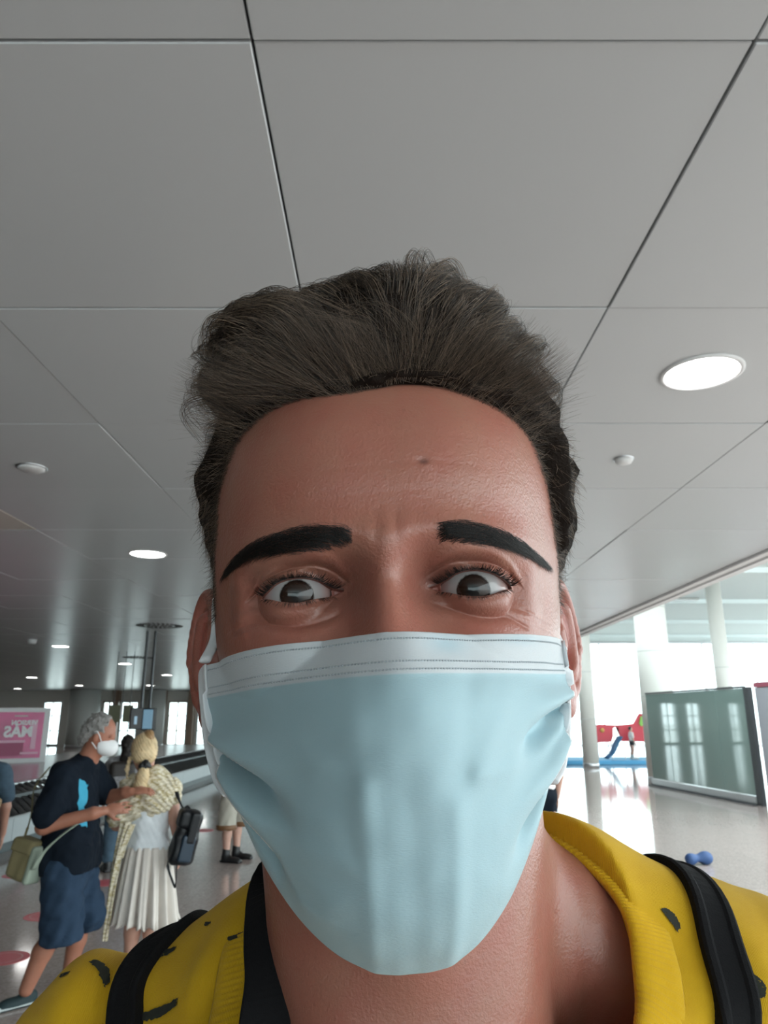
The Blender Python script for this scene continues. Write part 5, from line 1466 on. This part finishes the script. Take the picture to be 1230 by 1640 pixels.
F.path([(-2.03, 4.97, 1.30), (-2.075, 4.90, 1.07)], [.085, .088], .04); F.path([(-1.98, 5.31, 1.30), (-1.90, 5.37, 1.16)], [.085, .082], .04)
F.path([(-2.03, 4.97, 1.30), (-1.96, 5.13, 1.36), (-1.98, 5.31, 1.30)], [.06, .075, .06], .03)
F.cut((-2.085, 4.90, 1.02), (-.20, -.1, -.9)) if False else None
F.cone((-1.92, 5.125, 1.44), (-1.90, 5.12, 1.60), .068, .10, .01, sub=True)
F.warp(waves(41, 10, .11, .006)); F.warp(waves(42, 8, .05, .0025))
F.cut((-2, 5, .705), (0.05, 0, -1), .01)
sh_f = F; ts = F.build('t_shirt', M_NAVY); finish(ts, m1)
# cyan print on the chest, laid on the cloth
gu, gv = np.meshgrid(np.linspace(-1, 1, 14), np.linspace(0, 1, 24))
PX = -1.885 + gu * (0.058 + .012 * np.sin(gv * 9)) + .012 * (gv - .5); PZ = 1.275 - gv * .27 + .02 * gu * (gv < .08); PY = np.full_like(PX, 5.0) + .0
Pc = F.snap(np.stack([PX + .03, PY - .02, PZ], -1).reshape(-1, 3), .002, 10)
i, j = np.meshgrid(np.arange(23), np.arange(13), indexing='ij'); Q = np.stack([i * 14 + j, (i + 1) * 14 + j, (i + 1) * 14 + j + 1, i * 14 + j + 1], -1).reshape(-1, 4)
obj_np('chest_print', Pc, [Q], M_CYAN, ts, True)
F = Field((-2.3, 4.8, 0.2), (-1.65, 5.5, 0.85), H)
F.ell((-2.0, 5.14, .74), (.150, .185, .12), 0)
F.path([(-1.995, 5.05, .72), (-1.955, 5.02, .36)], [.125, .122], .05); F.path([(-1.99, 5.23, .72), (-1.885, 5.26, .42)], [.12, .105], .05)
F.warp(waves(43, 9, .09, .006))
F.cut((-1.95, 5.0, .325), (.12, 0, -1), .004)
F.cone((-1.955, 5.02, .34), (-1.97, 5.02, .2), .105, .12, .004, sub=True)
finish(F.build('shorts', M_SHORT), m1)
M_SHOE = mat('dark_teal_shoe', (0.006, 0.022, 0.026), 0.7); M_SOLE = mat('pale_sole', (0.45, 0.50, 0.50), 0.6)
F = Field((-2.4, 4.75, -0.01), (-1.7, 5.45, 0.2), 0.007)
shoe(F, (-2.08, 5.06, 0.0), (-2.235, 4.905, 0.0)); finish(F.build('shoe', M_SHOE), m1)
F = Field((-2.2, 5.1, -0.01), (-1.6, 5.5, 0.2), 0.007); shoe(F, (-2.03, 5.30, 0.0), (-1.80, 5.24, 0.0)); finish(F.build('shoe', M_SHOE), m1)
for a, b in (((-2.08, 5.06), (-2.235, 4.905)), ((-2.03, 5.30), (-1.80, 5.24))):
    d = math.atan2(b[1] - a[1], b[0] - a[0]); keep(MB().box(((a[0] + b[0]) / 2, (a[1] + b[1]) / 2, .014), (.245, .088, .024), rz=d, bev=.01).build('sole', M_SOLE), m1)

# his olive shoulder bag
M_OLV = mat('olive_canvas', (0.20, 0.17, 0.085), 0.85, bump=(300, .4, .002)); M_OLV2 = mat('grey_green_strap', (0.27, 0.32, 0.26), 0.8)
bg = thing('shoulder_bag', 'olive green shoulder bag with a grey-green strap hanging behind the grey-haired man', 'bag', (-2.22, 5.0, .80))
Rb = rot('Y', 12) @ rot('Z', -18)
F = Field((-2.45, 4.8, .6), (-2.0, 5.2, 1.02), 0.006)
F.box((-2.215, 4.99, .80), (.082, .06, .115), .03, 0, Rb); F.warp(waves(51, 6, .09, .003))
finish(F.build('bag_body', M_OLV), bg)
F = Field((-2.45, 4.8, .6), (-2.0, 5.2, 1.02), 0.006)
F.box((-2.205, 4.987, .868), (.088, .067, .055), .03, 0, Rb); F.cut((-2.215, 4.99, .845), Rb @ np.array([0, 0, -1]))
finish(F.build('flap', M_OLV), bg)
F = Field((-2.45, 4.8, .6), (-2.0, 5.2, 1.02), 0.006); F.box((-2.135, 4.955, .775), (.022, .062, .11), .02, 0, Rb); finish(F.build('gusset', M_OLV2), bg)
keep(MB().tube(spline([(-2.235, 4.97, .90), (-2.205, 4.97, 1.06), (-2.20, 4.965, 1.22), (-2.13, 4.99, 1.345)], 24), .013, 8, flat=(.35, 1.3)).build('strap', M_OLV, None, True), bg)
keep(MB().tube(spline([(-2.12, 4.90, .76), (-2.06, 4.88, .86), (-1.97, 4.885, .95), (-1.90, 4.92, 1.01), (-1.85, 4.98, 1.06)], 24), .016, 8, flat=(.35, 1.4)).build('strap', M_OLV2, None, True), bg)

# ---- blonde woman seen from behind
w1 = thing('person', 'blonde woman seen from behind in white top, pale skirt and cream shawl', 'person', (-1.62, 5.5, 0))
F = Field((-2.0, 5.15, -0.02), (-1.3, 5.85, 1.6), H)
Pw, Rw = head(F, (-1.695, 5.50, 1.415), (-.45, .80, -.38), (-.10, .38, .92), s=.93)
F.cone((-1.63, 5.50, 1.22), (-1.675, 5.495, 1.36), .052, .05, .03)
F.ell((-1.61, 5.51, 1.10), (.155, .10, .15), .05).ell((-1.62, 5.51, .93), (.125, .095, .18), .05).ell((-1.615, 5.51, .74), (.145, .11, .14), .05)
F.path([(-1.765, 5.50, 1.17), (-1.825, 5.46, .94), (-1.79, 5.62, .90), (-1.74, 5.70, .98)], [.046, .038, .032, .026], .02)
F.path([(-1.47, 5.50, 1.17), (-1.435, 5.48, .96), (-1.42, 5.58, .80), (-1.42, 5.60, .76)], [.046, .038, .030, .025], .02)
hand(F, (-1.74, 5.70, .98), (.3, .5, .8), (0, 1, -.3), L=.165); hand(F, (-1.42, 5.60, .76), (.05, .25, -1), (1, 0, 0), L=.165)
F.path([(-1.675, 5.51, .70), (-1.675, 5.50, .42), (-1.68, 5.53, .26), (-1.685, 5.53, .07)], [.085, .055, .052, .032], .02)
F.path([(-1.555, 5.51, .70), (-1.55, 5.50, .42), (-1.555, 5.53, .26), (-1.555, 5.53, .07)], [.085, .055, .050, .032], .02)
finish(F.build('body', M_FAIR), w1)
M_BLOND = mat('blonde_hair', (0.66, 0.50, 0.29), 0.5, noise=(26, 0.42), bump=(120, .5, .006)); M_BLONDD = mat('darker_blonde_parting', (0.34, 0.20, 0.09), 0.5, noise=(40, 0.4))
F = Field((-1.95, 5.2, 1.05), (-1.4, 5.75, 1.62), 0.0065)
F.ell(Pw(-.02, 0, .02), (.104, .090, .112), 0, Rw).ell(Pw(-.055, 0, -.04), (.075, .080, .07), .03, Rw)
F.ell(Pw(.075, 0, -.03), (.06, .075, .085), .02, Rw, sub=True)
F.path([(-1.645, 5.395, 1.325), (-1.648, 5.375, 1.26), (-1.665, 5.385, 1.19), (-1.68, 5.39, 1.13)], [.030, .040, .042, .014], .02)
F.path([(-1.775, 5.46, 1.37), (-1.785, 5.45, 1.30), (-1.775, 5.44, 1.24)], [.014, .012, .006], .015)
def hairlines(X, Y, Z): return .0025 * np.sin((X * .8 + Z * .55 + Y * .2) * 420 + 3 * np.sin(Z * 40)) + .002 * np.sin((X - Z * .3) * 700)
F.warp(hairlines); wh = F.build('hair', M_BLOND); finish(wh, w1)
F = Field((-1.95, 5.2, 1.2), (-1.4, 5.75, 1.62), 0.0065); F.ell(Pw(-.055, .012, .078), (.072, .044, .066), 0, Rw); F.warp(hairlines)
hc_ = F.build('darker_hair_crown', M_BLONDD, wh)
F = Field((-1.75, 5.3, 1.25), (-1.55, 5.5, 1.42), 0.005); F.ell((-1.645, 5.385, 1.325), (.038, .028, .046), 0, rot('Y', 35)); F.warp(waves(61, 8, .03, .006)); finish(F.build('scrunchie', M_BLK), w1)
M_WTOP = mat('white_cotton', (0.72, 0.76, 0.79), 0.8, noise=(12, .06)); M_SKIRT = mat('pale_beige_skirt', (0.64, 0.59, 0.54), 0.85, noise=(20, .08))
F = Field((-1.9, 5.25, .70), (-1.3, 5.8, 1.32), H)
F.ell((-1.61, 5.51, 1.10), (.168, .115, .165), .05).ell((-1.62, 5.51, .95), (.140, .112, .19), .05).ell((-1.615, 5.51, .80), (.150, .118, .10), .05)
F.cut((0, 0, .765), (0, 0, -1), .005); F.cut((0, 0, 1.235), (0, 0, 1), .01); F.warp(waves(62, 9, .10, .005)); F.warp(waves(63, 6, .04, .002))
finish(F.build('top', M_WTOP), w1)
# skirt: gathered cloth with a frilled hem
t = np.linspace(0, 2 * math.pi, 220, endpoint=False); rings = []
for q in np.linspace(0, 1, 34):
    z = .80 - q * .47; a = .145 + .055 * q ** .8; b = .115 + .06 * q ** .8
    pl_ = (0.004 + .020 * q) * (np.sin(17 * t + .8 * np.sin(3 * t)) + .5 * np.sin(29 * t + 2)) * (1 - .3 * np.sin(2 * t + 1)); fr = .012 * max(0, (q - .9) / .1) * np.sin(46 * t)
    rr = 1 + (pl_ + fr) / .16
    rings.append(np.stack([-1.61 + .012 * q + a * np.cos(t) * rr, 5.51 + b * np.sin(t) * rr, z + 0 * t - .020 * q * np.cos(t + .4) + .012 * (q > .93) * np.sin(21 * t)], -1))
V, Q = loop_mesh(rings); sk = obj_np('skirt', V, [Q], M_SKIRT, None, True); so_ = sk.modifiers.new('cloth', 'SOLIDIFY'); so_.thickness = .003; finish(sk, w1)
# shawl wound round the shoulders, its end hanging down on the left
M_SHAWL = bpy.data.materials.new('cream_gold_shawl'); M_SHAWL.use_nodes = True
def shawl_nodes():
    nt = M_SHAWL.node_tree; b = nt.nodes['Principled BSDF']; tc = nt.nodes.new('ShaderNodeTexCoord'); mp = nt.nodes.new('ShaderNodeMapping'); mp.inputs['Rotation'].default_value = (0, .7, 0); mp.inputs['Scale'].default_value = (1, 1, 2.2)
    n = nt.nodes.new('ShaderNodeTexNoise'); n.inputs['Scale'].default_value = 38; n.inputs['Detail'].default_value = 4; nt.links.new(tc.outputs['Object'], mp.inputs[0]); nt.links.new(mp.outputs[0], n.inputs['Vector'])
    cr = nt.nodes.new('ShaderNodeValToRGB'); el = cr.color_ramp.elements; el[0].position = .42; el[0].color = (.74, .68, .55, 1); el[1].position = .62; el[1].color = (.42, .34, .17, 1)
    nt.links.new(n.outputs['Fac'], cr.inputs[0]); nt.links.new(cr.outputs[0], b.inputs['Base Color']); set_in(b, 'Roughness', .75)
shawl_nodes()
F = Field((-1.95, 5.25, .82), (-1.33, 5.8, 1.36), H)
F.path([(-1.455, 5.50, 1.12), (-1.48, 5.50, 1.17), (-1.60, 5.49, 1.235), (-1.75, 5.50, 1.17), (-1.815, 5.47, 1.02), (-1.825, 5.47, .97)], [.045, .060, .080, .080, .074, .066], .05)
F.ell((-1.61, 5.50, 1.10), (.188, .132, .145), .04)
F.ell((-1.74, 5.49, 1.05), (.12, .12, .11), .04)
F.cut((-1.62, 5.5, .985), (.30, 0, -.95), .008)
F.warp(lambda X, Y, Z: .0055 * np.sin((X * .42 + Z * .9 + .12 * np.sin(X * 9)) * 150)); F.warp(waves(64, 8, .09, .005))
F.cone((-1.66, 5.5, 1.25), (-1.68, 5.5, 1.45), .05, .085, .01, sub=True)
shw = F.build('shawl', M_SHAWL); finish(shw, w1)
tail = []
for q in np.linspace(0, 1, 40):
    c = spline([(-1.745, 5.39, .965), (-1.765, 5.385, .80), (-1.795, 5.39, .55), (-1.815, 5.40, .24)], 41)[int(q * 40)]; wd = .032 * (1 - .62 * q) + .004
    s_ = np.linspace(0, 2 * math.pi, 28, endpoint=False)
    tail.append(np.stack([c[0] + wd * np.cos(s_) * (1 + .14 * np.sin(5 * s_ + 9 * q)), c[1] + .014 * np.sin(s_) * (1 + .5 * np.sin(4 * s_ + 5 * q)), c[2] + 0 * s_], -1))
V, Q = loop_mesh(tail); MBt = obj_np('shawl_end', V, [Q], M_SHAWL, shw, True)
V, Q = loop_mesh([r_ * np.array([1, 1, .55]) + np.array([.03, 0, .42]) for r_ in tail[:26]]); obj_np('shawl_end', V, [Q], M_SHAWL, shw, True)
F = Field((-1.85, 5.3, -0.01), (-1.4, 5.75, .12), .007); shoe(F, (-1.685, 5.47, 0), (-1.70, 5.70, 0), w=.038, hgt=.035); finish(F.build('shoe', M_SOLE), w1)
F = Field((-1.75, 5.3, -0.01), (-1.4, 5.75, .12), .007); shoe(F, (-1.555, 5.47, 0), (-1.55, 5.70, 0), w=.038, hgt=.035); finish(F.build('shoe', M_SOLE), w1)

# her small black backpack hanging from the right shoulder
M_LEA = mat('black_leather', (0.006, 0.007, 0.009), 0.4, spec=0.3, bump=(200, .3, .002)); M_LEAB = mat('blue_black_leather', (0.014, 0.030, 0.050), 0.4)
hb = thing('small_backpack', 'small black leather backpack hanging at the right side of the blonde woman', 'backpack', (-1.34, 5.42, .85))
Rk = rot('Y', 12) @ rot('Z', 30)
F = Field((-1.6, 5.15, .5), (-1.05, 5.7, 1.15), .007)
F.box((-1.335, 5.43, .865), (.078, .055, .165), .035, 0, Rk).box((-1.355, 5.40, .80), (.07, .055, .10), .035, .03, Rk); F.warp(waves(71, 7, .1, .004)); finish(F.build('bag_body', M_LEA), hb)
F = Field((-1.6, 5.15, .5), (-1.05, 5.7, 1.15), .007); F.box((-1.315, 5.395, .985), (.075, .055, .062), .03, 0, Rk); F.box((-1.275, 5.36, .93), (.03, .02, .10), .012, .02, Rk); finish(F.build('flap', M_LEA), hb)
F = Field((-1.6, 5.15, .5), (-1.05, 5.7, 1.15), .007); F.box((-1.31, 5.358, .80), (.045, .018, .085), .012, 0, Rk); finish(F.build('front_pocket', M_LEAB), hb)
for a in (((-1.345, 5.42, 1.02), (-1.40, 5.43, 1.10), (-1.44, 5.47, 1.18)), ((-1.42, 5.40, .80), (-1.435, 5.385, .70), (-1.39, 5.37, .60), (-1.37, 5.365, .565)), ((-1.37, 5.37, .70), (-1.365, 5.36, .63), (-1.37, 5.365, .565))):
    keep(MB().tube(spline(a, 18), .011, 8, flat=(.4, 1.3)).build('strap', M_LEA, None, True), hb)
keep(MB().tube(spline([(-1.365, 5.42, 1.03), (-1.335, 5.41, 1.065), (-1.305, 5.41, 1.03)], 14), .006, 8).build('grab_handle', M_LEA, None, True), hb)

# ---- simpler standing figures farther off
def stander(name, label, x, y, ht, skin, hairm, hair_long, topm, botm, bot_z, shoem, turn=0.0, sleeve=True, h=0.012, flare=0.0, legs=0.10, cuffm=None):
    t = thing('person', label, 'person', (x, y, 0), turn); s = ht / 1.72
    def loc(F_): return F_
    def put(o): o.parent = t; return o
    F = Field((-.42, -.3, -.02), (.42, .3, 1.85 * s), h)
    P, R = head(F, (0, .0, 1.60 * s), (0, 1, 0), (0, 0, 1), s=s * .95)
    F.cone((0, -.01, 1.38 * s), (0, -.005, 1.52 * s), .058 * s, .052 * s, .03)
    F.ell((0, 0, 1.22 * s), (.17 * s, .11 * s, .19 * s), .05).ell((0, 0, 1.0 * s), (.14 * s, .10 * s, .16 * s), .05).ell((0, 0, .90 * s), (.155 * s, .11 * s, .12 * s), .05)
    for q in (-1, 1):
        F.path([(.185 * s * q, 0, 1.36 * s), (.235 * s * q, -.01, 1.08 * s), (.225 * s * q, .07, .86 * s)], [.052 * s, .042 * s, .030 * s], .02)
        hand(F, (.225 * s * q, .075, .855 * s), (0, .15, -1), (q, 0, 0), L=.17 * s)
        F.path([(legs * q * .9, 0, .86 * s), (legs * q, .01, .48 * s), (legs * q, -.015, .30 * s), (legs * q, -.01, .07)], [.088 * s, .058 * s, .054 * s, .036 * s], .02)
    put(F.build('body', skin))
    F = Field((-.3, -.3, .9 * s), (.3, .3, 1.85 * s), h * .8)
    F.ell(P(-.018, 0, .03), (.105 * s, .088 * s, .105 * s), 0, R)
    if hair_long: F.path([(0, -.09 * s, 1.58 * s), (0, -.125 * s, 1.40 * s), (0, -.12 * s, (1.60 - hair_long) * s)], [.085 * s, .09 * s, .07 * s], .04)
    F.ell(P(.075, 0, -.04), (.075, .072, .09), .01, R, sub=True); F.warp(waves(int(abs(x * 100)), 8, .05, .005)); put(F.build('hair', hairm))
    F = Field((-.42, -.3, .75 * s), (.42, .3, 1.5 * s), h)
    F.ell((0, 0, 1.22 * s), (.185 * s, .125 * s, .21 * s), .05).ell((0, 0, .98 * s), (.165 * s, .12 * s, .18 * s), .05)
    F.path([(-.17 * s, 0, 1.37 * s), (0, 0, 1.40 * s), (.17 * s, 0, 1.37 * s)], [.065 * s, .07 * s, .065 * s], .03)
    if sleeve:
        for q in (-1, 1): F.path([(.19 * s * q, 0, 1.35 * s), (.225 * s * q, -.005, 1.16 * s)], [.07 * s, .072 * s], .03)
    F.cone((0, 0, 1.44 * s), (0, 0, 1.6 * s), .06 * s, .09 * s, .01, sub=True); F.cut((0, 0, .86 * s), (0, 0, -1), .01); F.warp(waves(int(y * 10), 8, .12, .006)); put(F.build('top', topm))
    F = Field((-.36, -.32, bot_z - .05), (.36, .32, 1.02 * s), h)
    F.ell((0, 0, .91 * s), (.172 * s, .128 * s, .13 * s), 0)
    for q in (-1, 1): F.cone((legs * q * .9, 0, .86 * s), (legs * q * (1 + flare), .005, bot_z), .10 * s, (.085 + flare * .06) * s, .05)
    F.cut((0, 0, bot_z), (0, 0, -1), .004); F.warp(waves(int(y * 10) + 1, 8, .10, .005)); put(F.build('trousers' if bot_z < .5 else 'shorts', botm))
    if cuffm is not None:
        for q in (-1, 1): put(MB().lathe([((.082 + flare * .06) * s, bot_z - .004), ((.094 + flare * .06) * s, bot_z + .004), ((.094 + flare * .06) * s, bot_z + .05), ((.086 + flare * .06) * s, bot_z + .052)], (legs * q * (1 + flare), .005, 0), 24).build('cuff', cuffm, None, True))
    for q in (-1, 1):
        F = Field((-.3, -.3, -.01), (.3, .35, .2), h * .8); shoe(F, (legs * q, -.07, 0), (legs * q * 1.15, .19, 0), w=.044, hgt=.062); F.cone((legs * q, -.02, .06), (legs * q, -.015, .13), .046, .045, .02); put(F.build('shoe', shoem))
    return t
M_DKHAIR = mat('near_black_hair', (0.015, 0.011, 0.009), 0.5, bump=(150, .6, .006)); M_GREYP = mat('grey_patterned_cloth', (0.22, 0.22, 0.23), 0.85, noise=(30, .8)); M_KHAKI = mat('khaki_cotton', (0.42, 0.40, 0.34), 0.85, noise=(8, .1))
M_DENIM = mat('denim_blue', (0.05, 0.09, 0.13), 0.85, noise=(30, .3)); M_WHITEC = mat('white_shirt_cloth', (0.66, 0.64, 0.63), 0.85); M_BROWN = mat('brown_leather', (0.16, 0.075, 0.03), 0.5); M_BOOT = mat('black_boot', (0.008, 0.008, 0.009), 0.45)
stander('p', 'dark-haired woman in grey patterned top half hidden behind the blonde woman', -2.97, 9.0, 1.45, M_FAIR, M_DKHAIR, 0.35, M_GREYP, M_DENIM, .10, M_BOOT, 0.5)
bk = thing('daypack', 'dark patterned daypack on the back of the half-hidden dark-haired woman', 'backpack', (-2.93, 8.78, .98))
F = Field((-3.2, 8.6, .75), (-2.7, 8.95, 1.25), .012); F.box((-2.93, 8.78, .98), (.14, .07, .19), .05, 0, rot('Z', 28)); keep(F.build('bag_body', M_DKHAIR), bk)
F = Field((-3.2, 8.6, .75), (-2.7, 8.95, 1.25), .012); F.box((-2.905, 8.71, .92), (.10, .03, .10), .025, 0, rot('Z', 28)); keep(F.build('front_pocket', M_GREYP), bk)
stander('p', 'person with long dark hair and denim top cut off by the left picture edge', -3.10, 6.0, 1.58, M_FAIR, M_DKHAIR, 0.42, M_DENIM, M_DENIM, .10, M_BOOT, 0.3)
tb = thing('tan_bag', 'tan bag carried by the person at the left picture edge', 'bag', (-2.89, 5.86, 1.0))
F = Field((-3.1, 5.7, .74), (-2.74, 6.0, 1.2), .008); F.box((-2.90, 5.83, .96), (.055, .05, .12), .025, 0, rot('Y', 10)); keep(F.build('bag_body', mat('tan_leather', (0.36, 0.25, 0.14), 0.6)), tb)
keep(MB().tube(spline([(-2.92, 5.82, 1.07), (-2.93, 5.82, 1.22), (-2.99, 5.88, 1.31)], 14), .012, 8, flat=(.4, 1.2)).build('strap', M_BROWN, None, True), tb)
stander('p', 'person in wide khaki trousers and black boots mostly hidden behind the mask on the left', -1.80, 9.62, 1.70, M_PALE2, M_DKHAIR, 0, M_KHAKI, M_KHAKI, .37, M_BOOT, -1.9, flare=.5, legs=.12, cuffm=M_BROWN)
stander('p', 'person in white shirt and navy shorts mostly hidden behind the mask on the right', 1.66, 8.25, 1.68, M_PALE2, M_DKHAIR, 0, M_WHITEC, M_NAVY, .70, M_BOOT, 0.2, legs=.09)
stander('p', 'small child in white shirt and dark shorts standing on the blue play mat', 9.36, 28.95, 1.16, M_PALE2, M_DKHAIR, 0, M_WHITEC, M_BLK, .50, M_SOLE, -1.5, h=.016, legs=.075).location.z = 0.152
